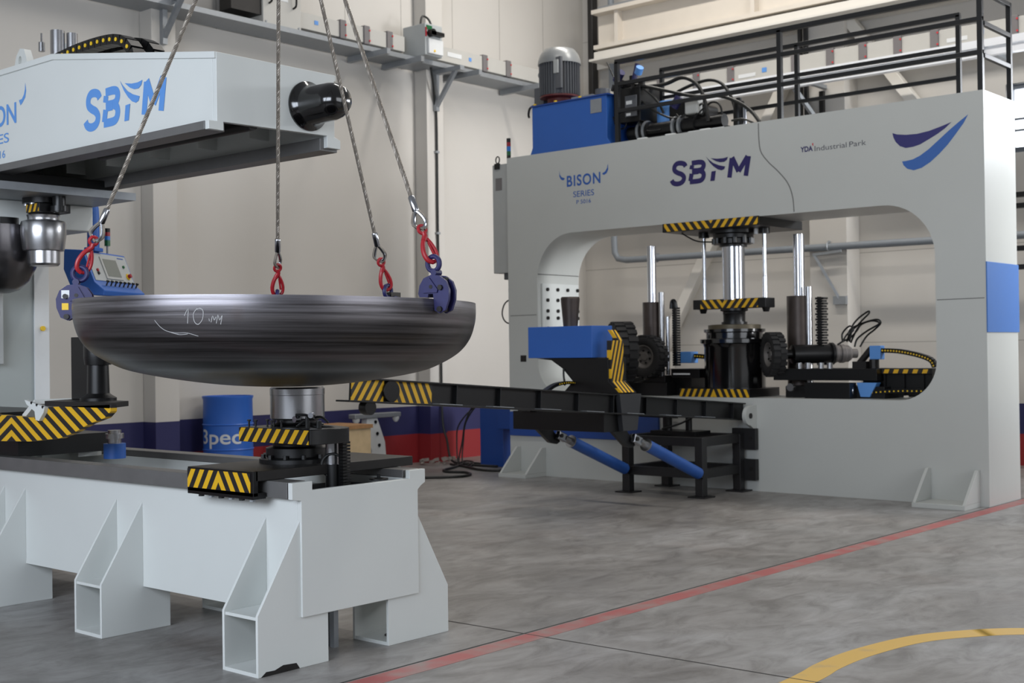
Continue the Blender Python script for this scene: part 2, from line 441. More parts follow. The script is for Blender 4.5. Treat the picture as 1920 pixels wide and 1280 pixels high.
dp.box(-12.08, -11.98, 15.75, 15.90, 3.9, 9); o = dp.build('downpipe', mat('downpipe_black', (32, 30, 29), .5), bevel=.02)
tag(o, 'black vertical downpipe in the room corner above and right of the electric motor', 'pipe')

# ---- busbar trunking on the left wall
YT = -12.05
t = thing('busbar_trunking', 'grey busbar trunking on brackets along the left wall', 'trunking', (-12.05, 10, 5.4))
MB().box(-12.12, -11.98, 9.95, 11.70, 5.42, 5.62).box(-12.12, -11.98, 12.25, 15.2, 5.42, 5.62).build('casing', TRUNK, t, bevel=.006)
for y in (10.62, 11.02, 11.42, 13.25, 13.75):
    j = MB().box(-12.14, -11.955, y-.05, y+.05, 5.40, 5.64).build('joint_cover', TRUNKD, t, bevel=.012)
    MB().cyl((-11.957, y+.035, 5.45), (-11.945, y+.035, 5.45), .012, n=10).cyl((-11.957, y+.035, 5.58), (-11.945, y+.035, 5.58), .012, n=10).build('red_bolt', REDV, j)
MB().box(-11.979, -11.975, 10.17, 10.23, 5.50, 5.55).box(-11.979, -11.975, 12.93, 12.98, 5.50, 5.55).build('sticker', LOGOB, t, label='small blue sticker')
MB().box(-11.979, -11.975, 12.5, 12.78, 5.50, 5.56).build('label', LABELW, t, label='white label strip')
tr = thing('cable_tray', 'galvanised cable tray under the grey trunking on the left wall', 'cable tray', (-12.1, 11, 5.3))
MB().box(-12.32, -11.9, 6.0, 9.3, 5.30, 5.33).box(-12.32, -11.9, 9.3, 15.2, 5.30, 5.33).box(-11.9, -11.88, 6.0, 15.2, 5.30, 5.36).build('tray', GALV, tr)
for y in (11.05, 11.65, 12.75, 14.0):
    MB().box(-12.34, -11.6, y-.03, y+.03, 5.23, 5.30).build('support_arm', GALV, tr)
kb = thing('support_bracket', 'grey V shaped bracket under the cable tray on the right hand wall column', 'bracket', (-12.1, 12.4, 4.8))
MB().box(-12.12, -12.06, 12.36, 12.42, 4.75, 5.30).build('back_rail', GALV, kb)
MB().bar((-12.08, 12.39, 4.82), (-11.72, 12.39, 5.26), .05, .05).build('strut', GALV, kb)
MB().box(-12.34, -11.6, 12.35, 12.43, 5.24, 5.30).build('arm', GALV, kb)
kb = thing('support_bracket', 'grey V shaped bracket on the left hand wall column above the upper arm', 'bracket', (-12.1, 8.1, 4.9))
MB().box(-12.12, -12.06, 8.08, 8.14, 4.92, 5.42).build('back_rail', GALV, kb)
MB().bar((-12.08, 8.11, 5.0), (-11.72, 8.11, 5.40), .05, .05).build('strut', GALV, kb)
MB().box(-12.34, -11.6, 8.07, 8.15, 5.36, 5.42).build('arm', GALV, kb)

bx = thing('busbar_feed_box', 'large grey feed box with two black handles at the top of the left wall', 'electrical box', (-12.0, 9.6, 5.35))
MB().box(-12.2, -11.9, 9.33, 9.90, 5.34, 6.05).build('casing', TRUNK, bx, bevel=.008)
MB().box(-12.15, -11.93, 8.9, 9.33, 5.45, 5.95).build('terminal_housing', DARKM, bx)
for y in (9.42, 9.78):
    MB().tube(spl([(-11.9, y, 5.60), (-11.85, y, 5.62), (-11.84, y, 5.69), (-11.85, y, 5.76), (-11.9, y, 5.78)], 4), .012, 8).build('handle', BLACK, bx)
for y, z in ((9.37, 5.38), (9.86, 5.38), (9.86, 6.0)):
    MB().cyl((-11.9, y, z), (-11.89, y, z), .012, n=12).build('screw', GALV, bx)
o = MB(); o.box(-11.899, -11.896, 9.58, 9.64, 5.74, 5.82); o.build('warning_sticker', YEL, bx, label='yellow warning sticker')
MB().box(-11.899, -11.896, 9.52, 9.70, 5.66, 5.69).build('label', LABELW, bx, label='white label strip')
bx = thing('tap_off_box', 'light grey tap-off box with rotary switch above the right hand wall column', 'electrical box', (-11.9, 12.0, 5.36))
MB().box(-12.12, -11.70, 11.80, 12.12, 5.36, 5.78).build('casing', PANELG, bx, bevel=.015)
MB().box(-11.705, -11.66, 11.83, 12.10, 5.38, 5.58).build('lid', LABELW, bx, bevel=.012)
MB().box(-11.70, -11.62, 11.84, 12.08, 5.62, 5.67).cyl((-11.7, 11.88, 5.65), (-11.62, 11.88, 5.65), .05, n=16).build('switch_handle', BLACK, bx)
MB().box(-11.701, -11.69, 11.82, 11.92, 5.70, 5.75).build('green_plate', GRNL, bx, label='green plate')
MB().box(-11.701, -11.69, 11.80, 11.82, 5.60, 5.72).build('red_strip', REDL, bx, label='red strip')
MB().cyl((-11.662, 11.93, 5.42), (-11.655, 11.93, 5.42), .016, n=14).build('warning_sticker', YEL, bx, label='yellow round sticker')
c = MB().tube(spl([(-11.85, 11.86, 5.76), (-11.85, 11.90, 5.90), (-11.85, 12.02, 5.88), (-11.85, 12.10, 5.74)], 6), .014, 8).build('supply_cable', HOSE)
tag(c, 'short black cable looping over the light grey tap-off box', 'cable')
c = MB().tube(spl([(-12.0, 12.20, 5.30), (-12.04, 12.28, 5.1), (-12.10, 12.37, 4.85), (-12.10, 12.40, 4.6), (-12.10, 12.40, 3.0), (-12.10, 12.43, 1.5), (-12.08, 12.42, .6), (-12.0, 12.42, .3), (-11.8, 12.3, .05), (-11.4, 12.2, .02), (-10.9, 12.2, .02)], 8), .016, 8).build('drop_cable', HOSE)
tag(c, 'black cable running down the white wall column beside the press', 'cable')
for z in (4.2, 3.1, 1.9):
    o = MB().box(-12.125, -12.08, 12.37, 12.43, z-.015, z+.015).build('cable_clip', GALV)
    tag(o, 'small grey clip holding the black cable on the white column', 'clip', 'clips on the column cable')

# ---- back wall busbar (seen through the railing)
t = thing('busbar_trunking', 'grey busbar trunking on the back wall seen through the black railings', 'trunking', (-8.5, 15.1, 5.1))
MB().box(-11.3, 6, 15.05, 15.17, 5.08, 5.30).build('casing', TRUNK, t, bevel=.006)
for x in (-10.75, -10.25, -9.65, -9.1, -8.13, -7.63, -7.18, -6.72, -6.25, -5.3):
    j = MB().box(x-.055, x+.055, 15.03, 15.18, 5.06, 5.32).build('joint_cover', TRUNKD, t, bevel=.012)
    MB().cyl((x+.045, 15.028, 5.13), (x+.045, 15.02, 5.13), .012, n=8).cyl((x+.045, 15.028, 5.27), (x+.045, 15.02, 5.27), .012, n=8).build('red_bolt', REDV, j)
MB().box(-8.62, -8.55, 15.045, 15.05, 5.16, 5.22).box(-5.72, -5.65, 15.045, 15.05, 5.16, 5.22).build('sticker', LOGOB, t, label='small blue sticker')
MB().box(-8.98, -8.72, 15.045, 15.05, 5.13, 5.18).box(-6.1, -5.85, 15.045, 15.05, 5.13, 5.18).build('label', LABELW, t, label='white label strip')
tr = thing('cable_tray', 'galvanised cable tray coloured white as if window lit, under the back wall trunking', 'cable tray', (-8.5, 15.1, 4.95))
TRW = mat('tray_lit_zinc', (236, 238, 242), .3, .1, noise=.01)  # galvanised tray; window light is put into the near-white colour
MB().box(-11.3, 6, 14.85, 15.5, 4.98, 5.00).box(-11.3, 6, 14.84, 14.86, 4.96, 5.05).box(-11.3, 6, 14.86, 14.94, 4.86, 4.955).build('tray', TRW, tr)
for x in (-10.4, -8.0, -5.6):
    MB().box(x-.03, x+.03, 14.8, 15.62, 4.93, 4.98).build('support_arm', GALV, tr)
o = thing('support_bracket', 'grey bracket on the back wall column under the bright cable tray', 'bracket', (-8.0, 15.5, 4.5))
MB().box(-8.06, -8.0, 15.56, 15.62, 4.30, 4.9).build('back_rail', DARKM, o)
MB().bar((-8.03, 15.58, 4.42), (-8.20, 15.15, 4.90), .05, .05).build('strut', GALV, o)

# ================================================================== LOGOS
def zy(M, s=1): return M
def P2(px, py, ax='y', c=11.73):
    q = at(ax, c, px, py); return (q.x, q.z) if ax == 'y' else (q.y, q.z)
def zoomP(pts, ox, oy, s, c=11.73): return [P2(ox+u/s, oy+v/s, 'y', c) for u, v in pts]
SB = {
 'S': [(1303, 1008), (1292, 990), (1266, 983), (1236, 989), (1219, 1012), (1221, 1040), (1244, 1056), (1272, 1067), (1290, 1088), (1284, 1116), (1262, 1134), (1231, 1139), (1208, 1130), (1198, 1112)],
 'B1': [(1348, 984), (1398, 976), (1428, 979), (1438, 998), (1428, 1024), (1404, 1036), (1352, 1041)],
 'B2': [(1404, 1040), (1430, 1050), (1438, 1074), (1428, 1102), (1402, 1116), (1334, 1124)],
 'B3': [(1352, 1000), (1346, 1030)], 'B4': [(1348, 1062), (1338, 1118)], 'B5': [(1350, 1052), (1400, 1046)],
 'M1': [(1631, 1092), (1649, 945)], 'M2': [(1651, 940), (1700, 1045)], 'M3': [(1700, 1045), (1768, 930)], 'M4': [(1776, 930), (1754, 1078)],
}
POLY = [[(1455, 934), (1475, 955), (1510, 982), (1550, 998), (1600, 1008), (1592, 1028), (1572, 1037), (1545, 1030), (1515, 1010), (1485, 980)],
        [(1490, 946), (1540, 950), (1585, 946), (1620, 936), (1612, 958), (1592, 973), (1560, 976), (1530, 968)],
        [(1497, 1046), (1530, 1040), (1520, 1114), (1488, 1118)]]
def logo_shapes(mapf, w):
    out = []
    for k, st in SB.items():
        q = [mapf(p) for p in st]
        if len(q) > 2: q = spl2(q, 6)
        out.append(ribbon(q, w))
    out += [[mapf(p) for p in pl] for pl in POLY]
    return out
base_map = lambda p: P2(960+p[0]/4, 60+p[1]/4)
_l, _b = base_map((1190, 1150)); _rr, _t = base_map((1795, 905))
def put_shapes(name, shapes, y, m, parent, eps=.0012):
    mb = MB(); Mx = MY(y-eps)
    for i, s in enumerate(shapes):
        M2 = Mx.copy(); M2[1][3] = y-eps-.00012*i
        mb.plate([s], M2, .0004)
    return mb.build(name, m, parent)

# ================================================================== FLANGING MACHINE (left): upper arm + column
fm = thing('flanging_machine', 'white flanging machine with a long overhead arm at the upper left, lettered in light blue', 'machine', (-8.9, 4.32, 0.88))
YF = 3.93
arm = MB()
prof = [(-5.431, 2.69), (-5.431, 3.04), (-6.995, 3.286), (-7.64, 3.285), (-9.6, 3.285), (-9.6, 2.69)]
arm.prism(prof, 'y', YF, YF+.03)
arm.prism(prof, 'y', 4.69, 4.72)
arm.prism([(-5.40, 3.01), (-5.40, 3.045), (-6.995, 3.291), (-9.6, 3.291), (-9.6, 3.26), (-6.99, 3.255)], 'y', YF-.012, 4.735)
arm.build('arm_plates', WHITE, fm, bevel=.003)
ep = [(YF, 3.045), (YF, 2.69), (3.88, 2.69), (3.88, 2.645), (3.972, 2.645), (3.972, 2.69), (4.665, 2.70), (4.665, 2.635), (4.762, 2.635), (4.762, 2.685), (4.72, 2.70), (4.72, 3.045)]
MB().prism(ep, 'x', -5.43, -5.398).build('end_plate', WHITE, fm, bevel=.003)
for x in (-5.95, -6.45, -6.95, -7.45, -7.95):
    MB().box(x-.008, x+.008, 4.55, 4.69, 2.74, 3.0).build('inner_rib', WHITE, fm)
MB().box(-9.6, -5.43, 3.875, 4.0, 2.645, 2.69).box(-9.6, -5.43, 4.64, 4.765, 2.62, 2.69).build('guide_rail', RAIL, fm, bevel=.003)
MB().cyl((-6.9, 4.18, 2.71), (-5.43, 4.18, 2.71), .035, n=20).build('feed_screw', DARKM, fm)
# inner fill so the arm is closed above
MB().box(-9.6, -5.43, 3.96, 4.69, 2.97, 3.0).build('top_web', WHITE, fm)
# column
MB().box(-9.7, -8.50, 3.96, 4.70, .0, 3.25).build('column', mat('shaded_white_paint', (160, 166, 164), .4, noise=.06, scale=2), fm, bevel=.01)  # same white paint as the arm, its shade put into the darker colour
MB().box(-8.50, -8.44, 4.0, 4.35, 1.45, 2.05).build('side_cover', GREYP, fm, bevel=.006)
MB().box(-8.50, -8.485, 4.60, 4.715, .88, 2.6).build('edge_strip', LABELW, fm, bevel=.004)
MB().cyl((-8.485, 4.66, 1.70), (-8.47, 4.66, 1.70), .018, n=14).build('nipple', YEL, fm, label='small yellow fitting')
# upper saddle under the arm
MB().box(-8.6, -7.62, 3.80, 4.74, 2.585, 2.665).build('upper_saddle', BLACK, fm, bevel=.004)
MB().box(-8.6, -7.5, 3.80, 4.80, 2.535, 2.585).build('saddle_strip', GALV, fm)
# white head block below saddle
MB().box(-8.5, -8.0, 3.7, 4.78, 2.36, 2.535).build('head_block', WHITE, fm, bevel=.01)
# spindle with turned cup roller
C1 = Vector((-7.82, 4.31, 0))
MB().cyl((C1.x, C1.y, 2.50), (C1.x, C1.y, 2.54), .13).cyl((C1.x, C1.y, 2.42), (C1.x, C1.y, 2.51), .075).build('spindle', BLACK, fm)
MB().cyl((C1.x+.03, C1.y-.09, 2.49), (C1.x+.03, C1.y-.09, 2.53), .022, n=16).cyl((C1.x-.07, C1.y-.08, 2.49), (C1.x-.07, C1.y-.08, 2.53), .022, n=16).build('chrome_stud', CHROME, fm)
HZ1 = hazard('hazard_spindle', (0, 0, 0), (1, 0, 0), (0, 0, 1), .058, -.5)
MB().box(-7.83, -7.67, 4.20, 4.42, 2.435, 2.49).build('clamp_plate', BLACK, fm, bevel=.003)
MB().box(-7.83, -7.675, 4.196, 4.20, 2.437, 2.488).build('hazard_tape', HZ1, fm)
MB().cyl((-7.62, 4.31, 2.43), (-7.62, 4.31, 2.54), .042, n=20).cyl((-7.62, 4.31, 2.435), (-7.62, 4.31, 2.47), .055, n=20).build('clamp_screw', BLACK, fm)
cup = MB().lathe([(0, 2.44), (.095, 2.44), (.105, 2.425), (.10, 2.41), (.10, 2.395), (.137, 2.385), (.143, 2.37), (.143, 2.30), (.131, 2.205), (.128, 2.195), (.103, 2.19), (.102, 2.11), (.09, 2.095), (0, 2.095)], C1, n=64)
cup.build('cup_roller', STEEL, fm, smooth=30)
# big dark dome
MB().lathe([(0, 0), (.10, .0), (.16, .02), (.225, .08), (.27, .17), (.29, .27), (.29, .44), (0, .44)], (-8.22, 4.17, 1.93), n=64).build('forming_dome', mat('polished_dark_steel', (96, 94, 96), .24, .9, noise=.15), fm, smooth=30)
MB().cyl((-8.22, 4.17, 2.37), (-8.22, 4.17, 2.42), .23, n=40).cyl((-8.22, 4.17, 2.42), (-8.22, 4.17, 2.54), .09, n=30).build('dome_flange', BLACK, fm)
for k in range(8):
    a = k*PI/4
    MB().cyl((-8.22+.19*math.cos(a), 4.17+.19*math.sin(a), 2.415), (-8.22+.19*math.cos(a), 4.17+.19*math.sin(a), 2.445), .022, n=6).build('bolt', DARKM, fm)
MB().lathe([(0, 0), (.09, 0), (.115, .03), (.115, .10), (.09, .15), (.05, .16), (.05, .2), (0, .2)], (-7.95, 3.92, 1.78), (1, -.2, 0), n=40).build('side_roller', STEEL, fm, smooth=30)
# black domed cap on the arm's end
cap = thing
dc = Vector((-5.40, 4.53, 2.845))
MB().lathe([(0, 0), (.135, 0), (.135, .012), (.115, .03), (.103, .05), (.101, .20), (.092, .245), (.07, .28), (.04, .298), (0, .303)], dc, (1, 0, 0), n=64).build('domed_cap', BLACKG, fm, smooth=40)
for k in range(8):
    a = k*PI/4+.3
    q = dc+Vector((.012, .122*math.cos(a), .122*math.sin(a)))
    MB().cyl(q, q+Vector((.008, 0, 0)), .009, n=6).build('bolt', BLACKG, fm)
# lifting lugs and chrome stubs on top of the arm
lg = MB(); lo = [(-8.13, 3.27), (-8.08, 3.42), (-8.05, 3.50), (-8.0, 3.545), (-7.95, 3.535), (-7.92, 3.48), (-7.87, 3.27)]
ho = [(-8.0+.022*math.cos(a*PI/6), 3.465+.03*math.sin(a*PI/6)) for a in range(12)]
lg.plate([lo, ho], MY(4.28), .05).build('lifting_lug', WHITE, fm)
MB().cyl((-7.76, 4.5, 3.28), (-7.76, 4.5, 3.56), .09, n=24).build('white_canister', WHITE, fm)
MB().cyl((-7.6, 4.3, 3.28), (-7.6, 4.3, 3.60), .045, n=24).cyl((-7.56, 4.38, 3.28), (-7.56, 4.38, 3.59), .035, n=24).cyl((-7.80, 4.3, 3.5), (-7.80, 4.3, 3.56), .02, n=12).cyl((-7.80, 4.3, 3.56), (-7.80, 4.3, 3.62), .007, n=8).build('chrome_stub', STEEL, fm)
# energy chain arched over the arm
def chain_from(path, w, h, name, parent, dots=True, n=28, sidey=-1, m=BLACK):
    P = spl(path, 10); Ls = [0]
    for a, b_ in zip(P, P[1:]): Ls.append(Ls[-1]+(b_-a).length)
    def s_at(s):
        for i in range(len(P)-1):
            if Ls[i+1] >= s: return P[i].lerp(P[i+1], (s-Ls[i])/max(1e-6, Ls[i+1]-Ls[i]))
        return P[-1]
    mb = MB(); pitch = Ls[-1]/n
    dd = MB()
    for k in range(n):
        a, c = s_at(k*pitch), s_at((k+.92)*pitch)
        d = (c-a).normalized(); side = d.cross(Vector((0, 0, 1)))
        if side.length < .2: side = Vector((0, -1, 0))
        side.normalize(); 
        if side.y*sidey < 0: side = -side
        up = side.cross(d).normalized()
        r, t = side*w/2, up*h/2
        mb.hexa([a-r-t, a+r-t, c+r-t, c-r-t, a-r+t, a+r+t, c+r+t, c-r+t])
        if dots:
            q = (a+c)/2+r
            dd.cyl(q-side*.002, q+side*.004, h*.2, n=10)
    o = mb.build(name, m, parent)
    if dots: dd.build('yellow_pin_caps', YEL, o, label='row of yellow dots')
    return o
pth = [(-8.4, 4.3, 3.34), (-7.905, 4.3, 3.36), (-7.6, 4.3, 3.405), (-7.3, 4.3, 3.43), (-7.0, 4.3, 3.43), (-6.82, 4.3, 3.405), (-6.72, 4.3, 3.34), (-6.68, 4.3, 3.26)]
chain_from(pth, .08, .062, 'energy_chain', fm, n=26)
chain_from([(x+.05, 4.42, z-.01) for x, y, z in pth], .08, .062, 'energy_chain', fm, n=26, dots=False)
# hazard beak guards low on the left
HZ2 = hazard('hazard_beak', (-7.10, 3.7, 1.15), (1, 0, 0), (0, 0, 1), .132, 1.8, chev=0., frac=.5, root=fm)
bk = [(-8.3, 1.17), (-8.3, 1.02), (-7.5, 1.01), (-7.238, 1.005), (-6.9, 1.015), (-6.56, 1.045), (-6.40, 1.085), (-6.25, 1.135), (-6.10, 1.17), (-6.044, 1.205), (-6.044, 1.243), (-6.70, 1.216), (-6.78, 1.15), (-7.06, 1.158)]
MB().prism(bk, 'y', 3.70, 3.74).build('guard_plate', HZ2, fm, bevel=.002)
MB().prism([(-6.72, 3.70), (-6.05, 3.70), (-6.22, 3.92), (-6.9, 4.02)], 'z', 1.222, 1.25).build('table_plate', DARKM, fm)
wbp = [at('y', 3.69, *q) for q in ((50, 749), (88, 763), (86, 773), (77, 789), (71, 787), (69, 771), (54, 758))]
MB().prism([(q.x, q.z) for q in wbp][::-1], 'y', 3.675, 3.70).build('white_bracket', WHITE, fm, bevel=.002)
for q in ((58, 755), (68, 759), (79, 763)):
    q = at('y', 3.672, *q); MB().cyl(q, q+Vector((0, .006, 0)), .008, n=10).build('bolt', DARKM, fm)
MB().bar((-7.06, 3.9, 1.15), (-6.92, 3.9, 1.24), .3, .03).build('brace_plate', WHITE, fm)
MB().box(-8.6, -7.3, 3.74, 4.2, 1.02, 1.17).build('guard_table', BLACK, fm)
MB().box(-6.80, -6.61, 3.91, 3.95, 1.25, 1.61).build('upright_plate', BLACK, fm, bevel=.004)
MB().lathe([(0, 0), (.10, 0), (.10, .015), (.075, .03), (.062, .04), (.058, .20), (.072, .20), (.078, .24), (.078, .31), (.070, .335), (0, .335)], (-6.46, 3.88, 1.25), n=40).build('roller_post', BLACK, fm, smooth=30)
MB().lathe([(0, .0), (.074, .0), (.078, .03), (.074, .06), (.05, .085), (0, .09)], (-6.46, 3.88, 1.57), (.12, -.25, .96), n=40).build('roller_head', DARKM, fm, smooth=40)
MB().cyl((-6.90, 4.25, .93), (-6.90, 4.25, 1.05), .04, n=20).cyl((-6.90, 4.25, 1.0), (-6.90, 4.25, 1.03), .055, n=20).build('adjusting_pin', STEEL, fm)
MB().cyl((-6.90, 4.25, .88), (-6.90, 4.25, .97), .065, n=24).build('blue_foot', BLUE, fm)
MB().box(-8.2, -7.5, 3.95, 4.6, .88, 1.0).build('base_block', BLACK, fm)
MB().box(-7.78, -7.66, 4.45, 4.62, .84, .95).build('base_shoe', WHITE, fm)
# lettering on the arm
sx = (at('y', YF, 313, 134).x-at('y', YF, 159, 244).x)/(_rr-_l)
bx0, bz0 = at('y', YF, 159, 244).x, at('y', YF, 159, 244).z
bz1 = at('y', YF, 313, 134).z; szz = (bz1-bz0)/(_t-_b)
mapb = lambda p: (bx0+(base_map(p)[0]-_l)*sx, bz0+(base_map(p)[1]-_b)*szz)
put_shapes('logo_lettering', logo_shapes(mapb, 30/4*.00583*(sx+szz)/2*1.3), YF, LOGOB, fm)
q0, q1 = at('y', YF, 3, 229), at('y', YF, 31, 229)
n_w = at('y', YF, 31, 229).x-at('y', YF, 19, 229).x
tb = MB(); z0 = q1.z; h = at('y', YF, 31, 191).z-z0
text(tb, 'BISON', MY(YF), q1.x-n_w*6.3, q1.x, z0, h, offset=.018, t=.003)
tb.build('brand_lettering', LOGOB, fm); tb = MB()
z1 = at('y', YF, 17, 266).z; x1 = at('y', YF, 17, 266).x; h1 = at('y', YF, 17, 248).z-z1
text(tb, 'SERIES', MY(YF), x1-.43, x1, z1, h1, offset=.004, t=.003)
tb.build('series_lettering', LOGOB, fm); tb = MB()
z2 = at('y', YF, 10, 295).z; x2 = at('y', YF, 10, 295).x; h2 = at('y', YF, 10, 281).z-z2
text(tb, 'P 5016', MY(YF), x2-.23, x2, z2, h2, offset=.004, t=.003)
tb.build('model_lettering', LOGOB, fm)
hn = [(190, 620), (197, 680), (190, 730), (170, 770), (155, 790), (143, 752), (165, 742), (180, 710), (188, 670)]
put_shapes('horn_emblem', [zoomP(hn, 0, 0, 4, YF)], YF, LOGOB, fm)

# ================================================================== MACHINE BED
bed = thing('machine_bed', 'long white machine bed with tapered gusset feet in the left foreground', 'machine bed', (-7.0, 4.32, 0))
XE = -4.767
MB().box(-8.495, XE-.03, 3.93, 3.955, .24, .80).build('side_plate', WHITE, bed, bevel=.002)
MB().box(-8.495, XE-.03, 4.685, 4.71, .24, .80).build('side_plate', WHITE, bed, bevel=.002)
MB().box(-8.495, XE-.03, 3.955, 4.685, .24, .27).build('bottom_plate', WHITE, bed)
MB().box(-8.495, XE-.05, 3.955, 4.685, .60, .62).build('chip_pan', mat('pan_grey', (120, 124, 130), .4), bed)
e = [(3.93, .24), (3.93, .795), (3.875, .805), (3.875, .885), (4.0, .885), (4.0, .842), (4.65, .842), (4.65, .885), (4.765, .885), (4.765, .815), (4.735, .80), (4.71, .78), (4.71, .24)]
MB().prism(e[::-1], 'x', XE-.03, XE).build('end_plate', WHITE, bed, bevel=.003)
MB().box(-8.495, XE-.05, 4.65, 4.765, .775, .843).build('rail_ledge', WHITE, bed, bevel=.002)
for ya, yb, za in ((3.885, 4.0, .805), (4.65, 4.765, .843)):
    MB().box(-8.495, XE-.05, ya, yb, za, .885).build('guide_rail', RAIL, bed, bevel=.004)
def foot(xf, w, near=True):
    s = (lambda y: y) if near else (lambda y: 8.64-y)
    o = [(3.674, 0), (4.10, 0), (4.10, .24), (3.93, .26), (3.93, .70), (3.674, .285)] if near else [(s(3.70), 0), (s(4.14), 0), (s(4.14), .24), (s(3.93), .26), (s(3.93), .665), (s(3.70), .25)]
    for xx in (xf, xf-w):
        MB().prism([(a, c) for a, c in o], 'x', xx-.016, xx).build('gusset_plate', WHITE, bed, bevel=.002)
    y0, y1 = (s(3.674), s(4.10)) if near else (s(4.14), s(3.70))
    MB().box(xf-w, xf-.016, y0+.003, y1-.003, 0, .018).build('sole_plate', WHITE, bed)
    a, c = ((3.685, 3.705) if near else (s(3.735), s(3.715)))
    yl, yh = ((3.68, 3.925) if near else (4.715, 4.93))
    MB().box(xf-w, xf-.016, yl, yh, .262 if near else .23, .278 if near else .246).build('shelf_plate', WHITE, bed, bevel=.002)
    MB().cyl((xf-w*.42, (y0+y1)/2-.08, .018), (xf-w*.42, (y0+y1)/2-.08, .021), .05, n=24).build('bolt_hole', DARKM, bed)
for xf in (-4.78, -6.11, -7.375):
    foot(xf, .255); foot(xf, .255, False)
# scuffs on front foot
MB().add([(-4.7795, 3.69, .001), (-4.7795, 3.92, .001), (-4.7795, 3.90, .03), (-4.7795, 3.82, .035), (-4.7795, 3.77, .02), (-4.7795, 3.72, .022)], [(0, 1, 2, 3, 4, 5)]).build('scuff', DARKM, bed)
# grease nipple cups near the end of the bed
for yy in (4.52,):
    MB().cyl((-4.86, yy, .842), (-4.86, yy, .85), .05, n=20).cyl((-4.86, yy, .85), (-4.86, yy, .875), .010, n=10).build('grease_fitting', BLACK, bed)
bd = MB().box(-5.3, -4.80, 4.0, 4.65, .62, .80); bd.build('end_box', mat('dark_slate_paint', (62, 64, 74), .5), bed)
MB().cyl((-5.05, 4.31, 0.0), (-5.05, 4.31, .24), .03, n=16).box(-5.0, -4.97, 4.30, 4.33, 0, .24).build('drain_pipe', GALV, bed)

# ================================================================== RAM CARRIAGE on the bed
ca = thing('ram_carriage', 'black carriage with hazard striped front edge carrying the silver ram on the bed', 'carriage', (-5.23, 4.3, .886))
HZ3 = hazard('hazard_carriage', (-5.238, 3.8, .93), (1, 0, 0), (0, 0, 1), .0747, .62, chev=0., frac=.5, root=ca)
MB().box(-5.50, -4.965, 3.815, 4.87, .886, .935).build('saddle_plate', DARKM, ca, bevel=.003)
MB().box(-5.50, -4.965, 3.80, 3.83, .812, .935).build('front_edge', BLACK, ca, bevel=.003)
MB().box(-5.497, -4.985, 3.797, 3.80, .832, .925).build('hazard_tape', HZ3, ca)
MB().box(-5.50, -4.965, 3.80, 3.875, .80, .83).build('keeper_plate', BLACK, ca)
for k in range(6):
    x = -5.44+k*.083
    MB().cyl((x, 3.84, .785), (x, 3.84, .80), .016, n=6).build('bolt', GALV if k % 2 else BLACK, ca)
RC = Vector((-5.25, 4.31, 0))
MB().lathe([(0, .935), (.20, .935), (.20, .955), (.165, .965), (.165, 1.01), (.13, 1.02), (.13, 1.12), (.14, 1.13), (.11, 1.14), (.11, 1.165), (0, 1.165)], RC, n=56).build('ram_base', BLACK, ca, smooth=30)
for k in range(12):
    a = k*PI/6
    MB().cyl((RC.x+.18*math.cos(a), RC.y+.18*math.sin(a), .955), (RC.x+.18*math.cos(a), RC.y+.18*math.sin(a), .978), .013, n=6).build('bolt', BLACK, ca)
MB().lathe([(0, 1.158), (.137, 1.158), (.141, 1.164), (.141, 1.283), (.1425, 1.285), (.1425, 1.316), (.136, 1.325), (.05, 1.326), (0, 1.326)], RC, n=72).build('ram_head', STEEL, ca, smooth=30)
HZ4 = hazard('hazard_bracket', (-5.1, 4.05, 1.07), (1, 0, 0), (0, 0, 1), .0712, -.80, frac=.5, root=ca)
arms = [(-5.40, 4.05), (-4.84, 4.05), (-4.815, 4.10), (-4.835, 4.29), (-4.87, 4.33), (-4.95, 4.36), (-5.10, 4.40), (-5.40, 4.40)]
MB().prism(arms, 'z', 1.05, 1.125).build('clamp_bracket', BLACK, ca, bevel=.004)
MB().box(-5.40, -4.85, 4.046, 4.05, 1.052, 1.122).build('hazard_tape', HZ4, ca)
for x, y in ((-5.385, 4.10), (-5.31, 4.16), (-5.33, 4.10), (-5.20, 4.1), (-5.23, 4.14), (-5.16, 4.13)):
    MB().cyl((x, y, 1.125), (x, y, 1.155), .005, n=8).cyl((x, y, 1.152), (x, y, 1.16), .010, n=8).build('stud', BLACK, ca)
MB().cyl((-4.975, 4.31, .93), (-4.975, 4.31, 1.05), .036, n=24).build('guide_rod', STEEL, ca)
MB().cyl((-4.965, 4.31, .80), (-4.965, 4.31, .935), .045, n=24).build('guide_cylinder', BLACK, ca)
MB().torus((-4.95, 4.29, .93), (.6, -.75, 0), .058, .008).build('hose_loop', HOSE, ca)
cc = MB()
for k in range(16):
    z = .80+k*.016
    cc.box(-4.895, -4.868, 4.285, 4.335, z, z+.012)
cc.box(-4.903, -4.893, 4.285, 4.335, .79, 1.06)
cc.build('vertical_drag_chain', BLACK, ca)
hs = MB()
hs.tube(spl([(-5.05, 4.14, 1.13), (-5.0, 4.16, 1.16), (-4.94, 4.2, 1.18), (-4.9, 4.22, 1.15)], 6), .006, 8)
hs.tube(spl([(-5.05, 4.18, 1.14), (-4.98, 4.2, 1.13), (-4.9, 4.26, 1.12), (-4.87, 4.30, 1.06)], 6), .006, 8)
hs.tube(spl([(-5.03, 4.12, 1.19), (-4.98, 4.14, 1.19), (-4.96, 4.18, 1.17)], 6), .007, 8)
hs.cyl((-4.99, 4.16, 1.125), (-4.99, 4.16, 1.18), .012, n=10).cyl((-4.95, 4.2, 1.125), (-4.95, 4.2, 1.16), .014, n=10)
hs.build('hydraulic_hose', HOSE, ca)
